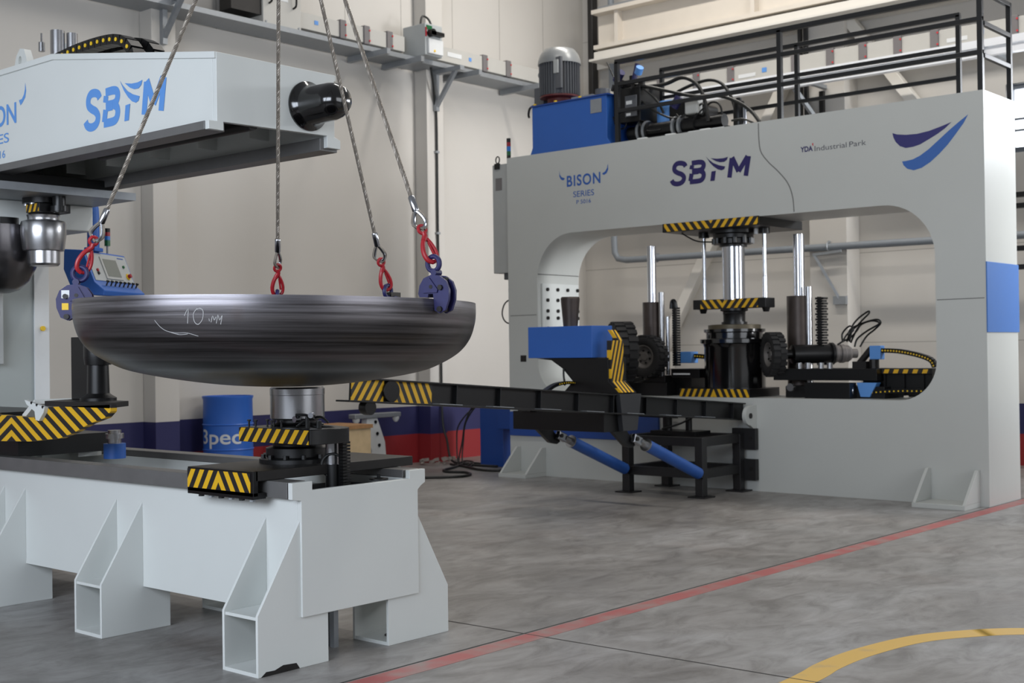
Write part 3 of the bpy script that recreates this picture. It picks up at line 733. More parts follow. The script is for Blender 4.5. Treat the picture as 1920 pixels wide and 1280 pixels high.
MB().cyl((-5.02, 4.13, 1.17), (-5.02, 4.10, 1.17), .016, n=14).build('hose_fitting', CHROME, ca)
MB().cyl((-4.95, 4.16, 1.19), (-4.93, 4.13, 1.19), .014, n=14).build('hose_fitting', CHROME, ca)

# ================================================================== DISHED HEAD
BC = Vector((-5.415, 4.332, 1.770))     # drawn at a 2.1 m rim, then resized about its centre to the 1.85 m head
HK = .88; HEAD_AT = Vector((-4.765, 3.812, 1.738))
GX = Matrix.Translation(HEAD_AT) @ Matrix.Scale(HK, 4) @ Matrix.Translation(-BC)
tilt = Matrix.Rotation(R_(0.9), 3, FW)
m, nt, b = newmat('spun_carbon_steel'); N, L = nt.nodes, nt.links
tc = N.new('ShaderNodeTexCoord'); mp = N.new('ShaderNodeMapping'); mp.inputs['Scale'].default_value = (.35, .35, 24)
L.new(tc.outputs['Object'], mp.inputs[0]); n1 = N.new('ShaderNodeTexNoise'); n1.inputs['Scale'].default_value = 2.2; n1.inputs['Detail'].default_value = 9; n1.inputs['Roughness'].default_value = .62
L.new(mp.outputs[0], n1.inputs['Vector'])
n2 = N.new('ShaderNodeTexNoise'); n2.inputs['Scale'].default_value = 4.; n2.inputs['Detail'].default_value = 7; L.new(tc.outputs['Object'], n2.inputs['Vector'])
r1 = N.new('ShaderNodeValToRGB'); L.new(n1.outputs[0], r1.inputs[0])
e = r1.color_ramp.elements; e[0].position = .32; e[0].color = lin((40, 38, 38))+(1,); e[1].position = .72; e[1].color = lin((104, 102, 104))+(1,)
r2 = N.new('ShaderNodeValToRGB'); L.new(n2.outputs[0], r2.inputs[0])
e = r2.color_ramp.elements; e[0].position = .58; e[0].color = (0, 0, 0, 1); e[1].position = .78; e[1].color = (.55, .55, .55, 1)
mx = N.new('ShaderNodeMix'); mx.data_type = 'RGBA'; L.new(r2.outputs[0], mx.inputs[0]); L.new(r1.outputs[0], mx.inputs[6]); mx.inputs[7].default_value = lin((66, 54, 48))+(1,)
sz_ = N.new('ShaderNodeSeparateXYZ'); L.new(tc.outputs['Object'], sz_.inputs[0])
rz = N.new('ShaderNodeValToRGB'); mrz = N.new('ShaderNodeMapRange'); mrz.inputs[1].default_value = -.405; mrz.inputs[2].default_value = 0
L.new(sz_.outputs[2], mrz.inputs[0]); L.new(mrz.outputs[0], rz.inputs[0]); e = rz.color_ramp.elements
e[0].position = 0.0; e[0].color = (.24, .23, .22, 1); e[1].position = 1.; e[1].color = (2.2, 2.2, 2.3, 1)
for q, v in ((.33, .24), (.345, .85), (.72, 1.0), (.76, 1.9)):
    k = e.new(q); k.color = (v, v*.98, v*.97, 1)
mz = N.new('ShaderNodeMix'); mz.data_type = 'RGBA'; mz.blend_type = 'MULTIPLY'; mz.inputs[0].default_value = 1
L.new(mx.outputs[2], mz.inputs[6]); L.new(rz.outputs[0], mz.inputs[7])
L.new(mz.outputs[2], b.inputs['Base Color']); b.inputs['Metallic'].default_value = .8
r3 = N.new('ShaderNodeMapRange'); L.new(n1.outputs[0], r3.inputs[0]); r3.inputs[3].default_value = .24; r3.inputs[4].default_value = .42
L.new(r3.outputs[0], b.inputs['Roughness'])
bp = N.new('ShaderNodeBump'); bp.inputs['Strength'].default_value = .06; bp.inputs['Distance'].default_value = .01; L.new(n1.outputs[0], bp.inputs['Height']); L.new(bp.outputs[0], b.inputs['Normal'])
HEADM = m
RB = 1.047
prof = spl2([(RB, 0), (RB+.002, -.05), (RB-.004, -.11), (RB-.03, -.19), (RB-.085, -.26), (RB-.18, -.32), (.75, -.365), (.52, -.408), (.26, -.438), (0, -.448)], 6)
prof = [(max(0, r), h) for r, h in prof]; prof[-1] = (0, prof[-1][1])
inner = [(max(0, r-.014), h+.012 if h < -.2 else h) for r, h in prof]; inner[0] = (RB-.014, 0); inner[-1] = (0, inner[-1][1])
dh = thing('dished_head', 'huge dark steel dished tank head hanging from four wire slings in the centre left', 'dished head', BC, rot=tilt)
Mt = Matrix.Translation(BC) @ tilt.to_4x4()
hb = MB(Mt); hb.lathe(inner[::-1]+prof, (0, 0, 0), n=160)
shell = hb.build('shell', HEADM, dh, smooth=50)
# chalk marks traced on the shell
tv = []; tf = []
mb0 = MB(Mt); mb0.lathe(prof, (0, 0, 0), n=240)
bvh = BVHTree.FromPolygons(mb0.v, mb0.f)
def onbowl(px, py):
    d = (RT*((px-960)/FPX)-UP*((py-640)/FPX)+FW).normalized()
    h_ = bvh.ray_cast(EYE, d); return None if h_[0] is None else h_[0]+h_[1]*(.0012 if h_[1].dot(d) < 0 else -.0012)
ck = MB()
for st in ([(346, 592), (353, 579), (352, 606)], [(370, 578), (363, 588), (365, 603), (372, 608), (380, 598), (381, 583), (375, 578), (369, 580)],
           [(392, 597), (393, 602)], [(396, 604), (399, 592), (402, 600), (405, 594)], [(406, 606), (409, 590), (412, 600), (417, 591), (414, 608)]):
    q = [onbowl(*p) for p in spl2(st, 3)]
    q = [p for p in q if p is not None]
    if len(q) > 2: ck.tube(q, .0016, 5)
for st in ([(290, 600), (300, 612), (312, 620), (330, 624), (350, 624), (372, 630)], [(318, 622), (336, 627), (352, 626)]):
    q = [onbowl(*p) for p in spl2(st, 6)]; q = [p for p in q if p is not None]
    if len(q) > 2: ck.tube(q, .0010, 5)
ck.build('chalk_writing', CHALK, dh, label='chalk scrawl 10 and a scribble on dark steel')

# ================================================================== CLAMPS AND SLINGS
RIGHT = Vector((RT.x, RT.y, 0)).normalized(); TOCAM = Vector((-FW.x, -FW.y, 0)).normalized()
APEX = BC+RIGHT*.03+Vector((0, 0, 2.72))
def clamp_and_sling(deg, lab_c, lab_s, k):
    a = R_(deg); o = RIGHT*math.cos(a)+TOCAM*math.sin(a)
    rim = Mt @ (tilt.inverted() @ o*(RB-.006))
    yv = Vector((0, 0, 1)).cross(o).normalized()
    # lean of the clamp towards the apex
    low = (0, .085, .065, 0)[k]
    ring0 = rim+Vector((0, 0, .165-low))+o*.0
    d = (APEX-ring0).normalized()
    M = Matrix((( o.x, yv.x, 0, rim.x), (o.y, yv.y, 0, rim.y), (o.z, yv.z, 1, rim.z), (0, 0, 0, 1)))
    ct = thing('plate_clamp', lab_c, 'lifting clamp', rim, group=None)
    # cheek outline in (u outward, z)
    def oval(cu, cz, ru, rz, n=28): return [(cu+ru*math.cos(2*PI*i/n), cz+rz*math.sin(2*PI*i/n)) for i in range(n)]
    out = [(.020, -.07), (.05, -.085), (.085, -.07), (.105, -.02), (.108, .03), (.09, .08), (.05, .112), (.0, .118), (-.045, .10), (-.07, .06), (-.078, .015), (-.07, -.004), (-.02, -.006), (-.016, .012), (.012, .012), (.016, -.02)]
    out = [(u-.01, z*(.88 if z > 0 else 1)-(low*.6 if z > .02 else 0)) for u, z in out]
    for s in (-1, 1):
        Mc = M @ Matrix(((1, 0, 0, 0), (0, 0, 1, s*.026), (0, 1, 0, 0), (0, 0, 0, 1)))
        MB().plate([out], Mc, .014).build('cheek_plate', VIOLET, ct)
        tri = [(-.015, .09-low*.6), (.035, .03-low*.3), (.03, .016-low*.3), (-.055, .016-low*.3)]
        Mc2 = M @ Matrix(((1, 0, 0, 0), (0, 0, 1, s*.037), (0, 1, 0, 0), (0, 0, 0, 1)))
        MB().plate([tri], Mc2, .008).build('raised_boss', VIOLET, ct)
    MB(M).cyl((-.005, -.043, .045), (-.005, .043, .045), .010, n=14).cyl((.045, -.045, -.065), (.045, .045, -.065), .014, n=14).cyl((.05, -.045, .04), (.05, .045, .04), .013, n=14).build('pin', DARKM, ct)
    MB(M).box(.018, .055, -.018, .018, -.07, .0).box(-.04, .06, -.018, .018, .03, .09).build('cam_jaw', BLACKG, ct)
    if k == 0:
        MB(M).box(.03, .07, -.0345, -.0335, .03, .072).build('label_plate', LABELW, ct, label='pale label plate')
        MB(M).box(.035, .068, -.0345, -.0335, -.03, .005).build('yellow_sticker', YEL, ct, label='yellow sticker')
        MB(M).box(.03, .07, .0335, .0345, .03, .072).build('label_plate', LABELW, ct, label='pale label plate')
        MB(M).box(.035, .068, .0335, .0345, -.03, .005).build('yellow_sticker', YEL, ct, label='yellow sticker')
    # shackle eye
    rc = rim+Vector((0, 0, .118-low))-o*low*.5+d*.045
    sh = MB(); sh.torus(rc, yv, .036, .0125, n=28, m=10); sh.bar(rc-d*.035, rim+Vector((0, 0, .06-low*.6)), .026, .03, upv=yv)
    sh.cyl(rim+Vector((0, 0, .115-low))-yv*.025, rim+Vector((0, 0, .115-low))+yv*.025, .017, n=16)
    sh.build('shackle_eye', VIOLET, ct)
    # sling: hook, thimble, ferrule, rope
    st = thing('wire_rope_sling', lab_s, 'lifting sling', rc)
    e1 = d.cross(TOCAM).normalized()   # across the view
    e2 = d.cross(e1).normalized()
    p0 = rc+d*.030
    hk = MB()
    c, s_ = math.cos(.6), math.sin(.6)
    w1 = (e1*c+e2*s_)
    path = [p0+w1*.004-d*.022, p0+w1*.030-d*.008, p0+w1*.036+d*.03, p0+w1*.024+d*.075, p0+w1*.008+d*.105]
    hk.tube(spl(path, 6), .0095, 10)
    path = [p0+w1*.004-d*.022, p0-w1*.024-d*.008, p0-w1*.034+d*.03, p0-w1*.024+d*.075, p0-w1*.006+d*.105]
    hk.tube(spl(path, 6), .012, 10)
    hk.tube([p0-w1*.012+d*.095, p0+w1*.004+d*.12, p0+w1*.002+d*.14], .014, 10)
    pe = p0+d*.155
    hk.torus(pe, e2*c-e1*s_, .021, .009, n=22, m=8)
    hk.build('hook', REDP, st)
    MB().tube([p0+w1*.020+d*.015, p0+w1*.010+d*.085], .006, 8).build('safety_latch', REDP, st)
    tb_ = pe+d*.006
    th = MB(); lp = []
    w2 = e1 if k != 1 else (e1*.35+e2*.94)
    for q in ((0, 0), (.020, .010), (.028, .032), (.020, .062), (.004, .092), (-.004, .092), (-.020, .062), (-.028, .032), (-.020, .010)):
        lp.append(tb_+w2*q[0]+d*q[1])
    th.tube(spl(lp, 5, closed=True), .0082, 8, closed=True); th.build('thimble', CHROME, st)
    MB().tube(spl([tb_+w2*.012-d*.008+e2*.004, tb_+w2*.036+d*.03+e2*.004, tb_+w2*.026+d*.066, tb_+w2*.007+d*.098], 5), .0075, 8).tube(spl([tb_+w2*.010-d*.008-e2*.003, tb_-w2*.034+d*.028-e2*.003, tb_-w2*.026+d*.066, tb_-w2*.007+d*.098], 5), .0075, 8).build('rope_eye', ROPE, st)
    f0 = tb_+d*.092
    MB().lathe([(0, 0), (.0145, 0), (.0175, .006), (.0175, .078), (.0145, .084), (0, .084)], f0, d, n=24).build('ferrule', CHROME, st)
    r0 = f0+d*.075; Ln = (APEX-r0).length
    rp = MB(); x, y, dd = rp.frame(d)
    rp.cyl(r0, r0+d*Ln, .0062, n=8)
    ns = int(Ln/.012)
    for j in range(6):
        pts = []
        for i in range(ns+1):
            t = i/ns*Ln; an = 2*PI*t/.085+j*PI/3
            pts.append(r0+d*t+(x*math.cos(an)+y*math.sin(an))*.0076)
        rp.tube(pts, .0042, 5)
    rp.build('rope', ROPE, st, smooth=60)
clamp_and_sling(171, 'violet blue plate clamp gripping the left rim of the hanging dished head', 'wire sling with red hook above the left rim clamp', 0)
clamp_and_sling(-101, 'plate clamp hidden on the far rim of the dished head below the upright central sling', 'upright central wire sling whose red hook drops behind the rim', 1)
clamp_and_sling(-60, 'violet blue clamp top showing behind the right part of the far rim', 'thin looking wire sling second from the right', 2)
clamp_and_sling(33, 'violet blue plate clamp gripping the near right rim of the dished head', 'rightmost wire sling with a large red hook', 3)

GX = None
# ================================================================== CONTROL CONSOLE
cs = thing('control_console', 'blue hanging operator console with grey touchscreen panel behind the dished head', 'control console', at('y', 5.0, 155, 468))
P0 = at('y', 5.0, 155, 468)
ee = Vector((-.524, .852, 0)).normalized(); nn = Vector((.852, .524, 0)).normalized()
Mc = Matrix(((nn.x, ee.x, 0, P0.x), (nn.y, ee.y, 0, P0.y), (0, 0, 1, P0.z), (0, 0, 0, 1)))   # x=normal y=along face z=up
body = [(-.15, .01), (0, 0), (.092, -.235), (.17, -.30), (.16, -.34), (.02, -.33), (-.10, -.27), (-.155, -.14)]
MB(Mc).prism(body, 'y', 0, .66).build('housing', BLUE, cs, bevel=.008)
fn = Vector((.235, 0, .092)).normalized()
def facept(s, t, off): # s along width 0..1, t down 0..1
    return (t*.092+fn.x*off, .01+s*.64, -t*.235+fn.z*off)
def facebox(mb, s0, s1, t0, t1, o0, o1):
    return mb.hexa([facept(s0, t1, o0), facept(s1, t1, o0), facept(s1, t0, o0), facept(s0, t0, o0), facept(s0, t1, o1), facept(s1, t1, o1), facept(s1, t0, o1), facept(s0, t0, o1)])
facebox(MB(Mc), .02, .98, .06, .95, 0, .004).build('panel_face', PANELG, cs)
facebox(MB(Mc), .30, .72, .16, .88, .004, .012).build('screen_bezel', GREYP, cs, bevel=.002)
facebox(MB(Mc), .345, .675, .24, .80, .012, .014).build('screen', SCREEN, cs)
def btn(s, t, r, h_, m_, nm):
    a = Vector(facept(s, t, .004)); MB(Mc).cyl(a, a+fn*h_, r, n=16).build(nm, m_, cs)
btn(.84, .42, .012, .01, GRNL, 'green_button'); btn(.87, .74, .026, .008, YEL, 'emergency_stop_collar'); btn(.87, .74, .016, .03, REDL, 'emergency_stop')
btn(.14, .62, .012, .01, REDL, 'red_button'); btn(.14, .72, .012, .01, BLACK, 'black_button')
MB(Mc).add([facept(.76, .16, .0045), facept(.92, .16, .0045), facept(.92, .12, .0045), facept(.76, .12, .0045)], [(0, 1, 2, 3)]).build('label', BLUED, cs, label='small blue lettering strip')
for k in range(8):
    y = .10+k*.068
    MB(Mc).cyl((.132, y, -.262), (.142, y, -.235), .006, n=8).cyl((.142, y, -.235), (.147, y, -.222), .012, n=10).build('joystick', BLACK, cs)
MB(Mc).box(-.06, .03, .13, .26, 0, .03).build('arm_flange', BLUE, cs, bevel=.006)
q = Mc @ Vector((-.02, .20, .02))
pts = [q, q+Vector((0, 0, .24)), q+Vector((-.02, 0, .33)), q+Vector((-.10, 0, .39)), q+Vector((-.3, -.05, .41)), Vector((-9.2, 4.95, q.z+.41)), Vector((-9.2, 4.65, q.z+.41))]
MB().tube(spl(pts, 6), .045, 20).build('hanging_arm', BLUE, cs)
mm = [(.0, .03, GALV), (.03, .075, GRNL), (.075, .105, BLUL), (.105, .135, REDL), (.135, .165, BLACK)]
tw = Mc @ Vector((-.02, .42, .0))
towerp = MB().cyl(tw, tw+Vector((0, 0, .06)), .008, n=10).build('tower_stem', GALV, cs)
for a_, b_, m_ in mm[1:]:
    MB().cyl(tw+Vector((0, 0, a_+.03)), tw+Vector((0, 0, b_+.03)), .022, n=18).build('tower_lamp', m_, cs)

# ================================================================== BARREL, CRATE, POST
br_ = thing('oil_barrel', 'bright blue steel barrel with white lettering standing by the left wall', 'barrel', (-11.97, 8.82, .14))
bp_ = [(0, .14), (.27, .14), (.285, .13), (.285, .15), (.275, .17), (.278, .42), (.288, .43), (.278, .44), (.278, .70), (.288, .71), (.278, .72), (.275, .99), (.285, 1.01), (.285, 1.03), (.265, 1.03), (.265, 1.01), (0, 1.01)]
bc = Vector((-11.97, 8.82, 0))
MB().lathe(bp_, bc, n=56).build('drum', DRUMB, br_, smooth=30)
MB().cyl(bc+Vector((.12, -.1, 1.01)), bc+Vector((.12, -.1, 1.03)), .03, n=12).build('bung', DRUMB, br_)
tmb = MB(); text(tmb, '3pec', MY(0), -.25, .27, 0, .16, offset=.012)
wrap = MB()
_me = bpy.data.meshes.new('t'); _me.from_pydata(tmb.v, [], tmb.f); _b = bmesh.new(); _b.from_mesh(_me)
bmesh.ops.triangulate(_b, faces=_b.faces); bmesh.ops.subdivide_edges(_b, edges=_b.edges, cuts=3, use_grid_fill=True)
_b.to_mesh(_me); _b.free()
tmb.v = [v.co.copy() for v in _me.vertices]; tmb.f = [tuple(p.vertices) for p in _me.polygons]; tmb.mi = [0]*len(tmb.f)
for v in tmb.v:
    a = math.atan2(-.87, .49)+v.x/.285   # faces the camera
    wrap.v.append(Vector((bc.x+.2815*math.cos(a), bc.y+.2815*math.sin(a), .50+v.z)))
wrap.f = tmb.f; wrap.mi = tmb.mi
wrap.build('lettering', LABELW, br_, label='white lettering')
MB().box(-12.34, -11.6, 8.45, 9.2, 0, .03).box(-12.34, -11.6, 8.5, 8.6, .03, .10).box(-12.34, -11.6, 9.05, 9.15, .03, .10).box(-12.34, -11.6, 8.45, 9.2, .10, .13)
pl = MB().box(-12.34, -11.6, 8.45, 9.2, 0, .02).box(-12.34, -11.6, 8.5, 8.6, .02, .10).box(-12.34, -11.6, 9.05, 9.15, .02, .10).box(-12.34, -11.6, 8.45, 9.2, .10, .13).build('pallet', WOODD)
tag(pl, 'low wooden pallet under the blue barrel', 'pallet')
cr = thing('wooden_crate', 'plywood crate by the left wall behind the carriage', 'crate', (-11.9, 10.2, 0))
def crb(u0, u1, z0, z1, d0, d1, mb):
    return mb
MB().box(-12.15, -11.55, 9.72, 10.62, .1, .60).build('box_panels', WOOD, cr, bevel=.004)
MB().box(-12.17, -11.53, 9.70, 10.64, .58, .625).build('rim_boards', WOODD, cr)
MB().box(-12.1, -11.6, 9.75, 9.9, 0, .1).box(-12.1, -11.6, 10.45, 10.6, 0, .1).build('runner', WOODD, cr)
MB().torus((-11.62, 10.64, .30), (0, 1, 0), .05, .01).build('handle', GALV, cr)
ps = thing('perforated_post', 'silvery white perforated arched stand by the left wall under the loading arm tip', 'stand', (-12.05, 11.25, 0))
MB().box(-12.28, -11.95, 11.0, 11.5, 0, .03).build('base_plate', WHITE, ps)
pr_ = [(10.98, .03), (11.36, .03), (11.33, .35), (11.20, .66), (11.02, .66)]
MB().prism(pr_, 'x', -12.16, -12.05).build('post', STEEL and LABELW, ps, bevel=.01)
for i in range(4):
    MB().cyl((-12.05, 11.25-.03*i, .16+.15*i), (-12.04, 11.25-.03*i, .16+.15*i), .022, n=12).build('hole', BLACK, ps)
MB().box(-12.16, -12.03, 10.8, 11.6, .66, .72).build('cross_bar', GALV, ps, bevel=.01)
for y in (10.86, 11.55):
    MB().lathe([(0, 0), (.05, .0), (.045, -.05), (.02, -.085), (0, -.09)], (-12.08, y, .68), n=20).build('claw', LABELW, ps)

# ================================================================== HYDRAULIC PRESS (right)
pr = thing('hydraulic_press', 'large light grey portal press on the right with a rounded rectangular opening', 'press', (-7.34, 12.13, 0))
PX0, PX1, PY0, PY1, PZ = -10.26, -4.42, 11.73, 12.53, 3.845
def arc(cx, cz, r, a0, a1, n=14, rz=None):
    rz = rz or r
    return [(cx+r*math.cos(R_(a0+(a1-a0)*i/n)), cz+rz*math.sin(R_(a0+(a1-a0)*i/n))) for i in range(n+1)]
hole = arc(-5.42, 2.34, .52, 0, 90)+arc(-9.27, 2.34, .53, 90, 180)+[(-9.80, 1.35)]+arc(-9.42, 1.35, .38, 180, 270)+arc(-5.28, 1.35, .38, 270, 360)
outer = [(PX0, 0), (PX1, 0), (PX1, PZ), (PX0, PZ)]
Mfr = Matrix(((1, 0, 0, 0), (0, 0, -1, (PY0+PY1)/2), (0, 1, 0, 0), (0, 0, 0, 1)))
fr = MB(); fr.plate([outer, hole], Mfr, PY1-PY0); fr.build('frame', FRAMEP, pr, smooth=30)
# inner lip of the opening, side lining
def ring_strip(mb, loop, y0, y1, t):
    n = len(loop)
    cx = sum(p[0] for p in loop)/n; cz = sum(p[1] for p in loop)/n
    inn = [(p[0]+(cx-p[0])*t/abs(cx-p[0] or 1)*1 if abs(p[0]-cx) > 1 else p[0], p[1]) for p in loop]
    return mb
MB().box(-9.797, -9.775, 11.80, 12.50, 1.66, 2.30).build('bolted_plate', WHITE, pr, bevel=.003)
for z in (2.228, 2.10, 1.97, 1.885, 1.76):
    for i in range(4):
        y = 11.885+i*.194
        MB().cyl((-9.776, y, z), (-9.757, y, z), .022, n=18).cyl((-9.757, y, z), (-9.75, y, z), .013, n=6).build('bolt', DARKM, pr)
MB().box(-9.80, -9.79, 11.735, 12.525, 2.405, 2.412).build('weld_seam', DARKM, pr)
MB().box(-4.925, -4.90, 11.9, 12.3, 1.40, 2.30).build('side_liner', GREYP, pr, bevel=.003)
MB().box(PX1-.001, PX1+.012, 11.725, PY1+.01, 1.61, 2.262).build('blue_band', mat('blue_band_paint', (60, 106, 172), .45, noise=.02), pr, bevel=.003)
MB().box(PX0-.02, PX0+.001, 11.75, PY1, 1.61, 2.26).build('blue_band', BLUE, pr, bevel=.003)
MB().box(PX0+.02, -8.06, PY0-.035, PY0, .47, .76).build('blue_front_panel', BLUED, pr, bevel=.004)
# weld seams / panel joints
seam = spl2([P2(1422, 231), P2(1423, 262), P2(1427, 285), P2(1441, 304), P2(1459, 321), P2(1477, 343), P2(1486, 368), P2(1489, 397)], 6)
SEAM = mat('seam_grey', (112, 112, 110), .6)
MB().plate([ribbon(seam, .012)], MY(PY0-.0008), .0006).build('panel_seam', SEAM, pr)
for a, c in (((1757, 562), (1846, 558)), ((957, 592), (1006, 590)), ):
    p, q = P2(*a), P2(*c); MB().plate([[(p[0], p[1]-.004), (q[0], q[1]-.004), (q[0], q[1]+.004), (p[0], p[1]+.004)]], MY(PY0-.0010), .0006).build('panel_seam', SEAM, pr)
MB().box(*(lambda p, q: (p[0], q[0], PY0-.002, PY0, q[1], p[1]))(P2(976, 666), P2(987, 678))).build('id_plate', DARKM, pr)
# lettering
put_shapes('logo_lettering', logo_shapes(base_map, 29/4*.0074), PY0, LOGOV, pr)
tb = MB()
a, c = P2(1063, 347), P2(1126, 344); zb = P2(1095, 346)[1]
text(tb, 'BISON', MY(PY0), a[0], c[0], zb, P2(1095, 326)[1]-zb, offset=.022, t=.003, space=1.15)
tb.build('brand_lettering', SER, pr); tb = MB()
a, c = P2(1075, 369), P2(1114, 366); zb = P2(1095, 367.5)[1]
text(tb, 'SERIES', MY(PY0), a[0], c[0], zb, P2(1095, 356.5)[1]-zb, offset=.004, t=.003)
tb.build('series_lettering', SER, pr); tb = MB()
a, c = P2(1081, 382), P2(1108, 380); zb = P2(1095, 381)[1]
text(tb, 'P 5016', MY(PY0), a[0], c[0], zb, P2(1095, 373.5)[1]-zb, offset=.004, t=.003)
tb.build('model_lettering', SER, pr)
h1 = [(355, 1040), (360, 1070), (372, 1088), (398, 1098), (385, 1113), (367, 1106), (356, 1083)]
h2 = [(720, 985), (722, 1028), (710, 1058), (690, 1072), (674, 1062), (698, 1046), (712, 1022)]
put_shapes('horn_emblem', [zoomP(h1, 960, 60, 4), zoomP(h2, 960, 60, 4)], PY0, SER, pr)
tb = MB(); a, c = P2(1501, 285), P2(1524, 282); zb = P2(1512, 284)[1]
text(tb, 'YDA', MY(PY0), a[0], c[0], zb, P2(1512, 274.5)[1]-zb, offset=.03, t=.003)
tb.build('dark_lettering', LOGOV, pr)
for wrd, pa_, pc_ in (('Industrial', (1527.5, 282), (1587.5, 276)), ('Park', (1592.5, 275), (1624, 272))):
    tb = MB(); a, c = P2(*pa_), P2(*pc_); zb = P2(1575, 277.5)[1]
    text(tb, wrd, MY(PY0), a[0], c[0], zb, P2(1575, 267.5)[1]-zb, offset=-.002, t=.003)
    tb.build('grey_lettering', INK, pr)
put_shapes('red_accent', [zoomP([(452, 992), (461, 988), (461, 1010), (455, 1004)], 1400, 0, 3.688)], PY0, REDV, pr)
sw1 = [(1008, 920), (1040, 929), (1100, 932), (1180, 925), (1260, 905), (1340, 875), (1417, 843), (1370, 888), (1320, 925), (1260, 962), (1200, 998), (1150, 1015), (1100, 1023), (1060, 1010), (1030, 980), (1015, 950)]
sw2 = [(1075, 1116), (1100, 1113), (1150, 1101), (1200, 1075), (1260, 1030), (1330, 965), (1400, 900), (1470, 840), (1532, 790), (1500, 850), (1450, 920), (1390, 1000), (1330, 1065), (1270, 1120), (1210, 1160), (1155, 1177), (1110, 1166), (1085, 1142)]
put_shapes('dark_swoosh', [zoomP(sw1, 1400, 0, 3.688)], PY0, mat('navy_vinyl', (44, 42, 104), .5, noise=.01), pr)
put_shapes('blue_swoosh', [zoomP(sw2, 1400, 0, 3.688)], PY0, mat('swoosh_blue', (52, 96, 166), .5, noise=.01), pr)
# anchor feet
for x0, x1 in ((-10.12, -9.70), (-5.0, -4.50)):
    MB().box(x0, x1, 11.345, 11.73, 0, .045).build('foot_plate', FRAMEP, pr, bevel=.003)
    for x in (x0, x1-.03):
        MB().prism([(11.36, .045), (11.73, .045), (11.73, .34), (11.66, .34)], 'x', x, x+.03).build('foot_gusset', FRAMEP, pr, bevel=.003)
# top hazard plate, ram, guide rods, crosshead
MB().box(-7.985, -6.775, 11.722, 12.65, 2.775, 2.87).build('head_plate', BLACK, pr, bevel=.003)
o = MB().box(-7.96, -6.79, 11.718, 11.722, 2.782, 2.868).build('hazard_tape', hazard('hazard_top', (-7.36, 11.72, 2.83), (1, 0, 0), (0, 0, 1), .099, -.74, chev=0., frac=.46, root=pr), pr)
CX, CY = -7.335, 12.13
MB().lathe([(0, 2.775), (.27, 2.775), (.27, 2.74), (.22, 2.73), (.22, 2.69), (.19, 2.68), (.19, 2.63), (.15, 2.62), (.15, 2.60), (0, 2.60)], (CX, CY, 0), n=48).build('gland_flange', BLACK, pr, smooth=30)
for k in range(12):
    a = k*PI/6+.1
    MB().cyl((CX+.205*math.cos(a), CY+.205*math.sin(a), 2.63), (CX+.205*math.cos(a), CY+.205*math.sin(a), 2.69), .028, n=8).build('gland_bolt', BLACK, pr)
MB().cyl((CX, CY, 2.02), (CX, CY, 2.62), .122, n=56).build('press_ram', CHROME, pr)
for x in (-7.71, -6.95):
    MB().lathe([(0, 2.03), (.026, 2.03), (.026, 2.26), (.021, 2.265), (.021, 2.78), (0, 2.78)], (x, CY, 0), n=24).build('guide_rod', CHROME, pr)
    MB().cyl((x, CY, 2.72), (x, CY, 2.78), .06, n=16).build('rod_clamp', BLACK, pr)
MB().cyl((-7.02, CY-.05, 2.715), (-7.02, CY-.05, 2.775), .022, n=16).build('white_knob', LABELW, pr)
o = MB().tube(spl([(-7.85, 11.9, 2.77), (-7.7, 11.95, 2.68), (-7.55, 12.0, 2.66), (-7.42, 12.05, 2.66)], 6), .008, 8).build('sensor_cable', HOSE, pr)
HZ6 = hazard('hazard_crosshead', (-7.42, 12.02, 1.93), (1, 0, 0), (0, 0, 1), .093, -.8, chev=0., frac=.46, root=pr)
MB().box(-7.80, -6.89, 12.03, 12.23, 1.925, 2.03).build('crosshead', BLACK, pr, bevel=.004)
MB().box(-7.70, -6.98, 12.026, 12.03, 1.93, 2.026).build('hazard_tape', HZ6, pr)
for x in (-7.73, -6.94): MB().lathe([(0, 1.88), (.03, 1.88), (.045, 1.925), (0, 1.925)], (x, CY, 0), n=20).build('rod_nut', BLACK, pr)
MB().lathe([(0, 1.925), (.15, 1.925), (.15, 1.90), (.12, 1.89), (.125, 1.87), (.12, 1.86), (.12, 1.78), (0, 1.78)], (CX, CY, 0), n=48).build('upper_die', BLACK, pr, smooth=30)

# anvil pot on the press bed
ap = thing('lower_anvil', 'black cylindrical lower anvil pot on a hazard striped base under the ram', 'anvil', (CX, CY, .97))
MB().lathe([(0, 1.04), (.33, 1.04), (.33, 1.50), (.345, 1.54), (.375, 1.55), (.375, 1.59), (.31, 1.60), (.31, 1.66), (.335, 1.67), (.335, 1.70), (0, 1.70)], (CX, CY, 0), n=72).build('pot', BLACKG, ap, smooth=30)
MB().lathe([(0, 1.70), (.285, 1.70), (.285, 1.745), (.26, 1.75), (0, 1.75)], (CX, CY, 0), n=64).build('die_table', mat('worn_bronze_steel', (86, 78, 62), .45, .4), ap, smooth=30)
MB().cyl((CX, CY, 1.745), (CX, CY, 1.78), .14, n=48).build('lower_die', BLACK, ap)
MB().prism([(-7.80, 11.74), (-6.93, 11.74), (-6.93, 12.1), (-7.0, 12.5), (-7.7, 12.5), (-7.80, 12.1)], 'z', .97, 1.06).build('base_plate', BLACK, ap, bevel=.003)
MB().box(-7.797, -6.933, 11.735, 11.739, .972, 1.058).build('hazard_tape', hazard('hazard_base', (-7.365, 11.74, 1.06), (1, 0, 0), (0, 0, 1), .080, .47, chev=0., frac=.46, root=ap), ap)
for a in (-.35, .6):
    MB().prism([(.33, .0), (.47, .0), (.33, .22)], 'y', -.015, .015).build('x', BLACK, ap) if False else None

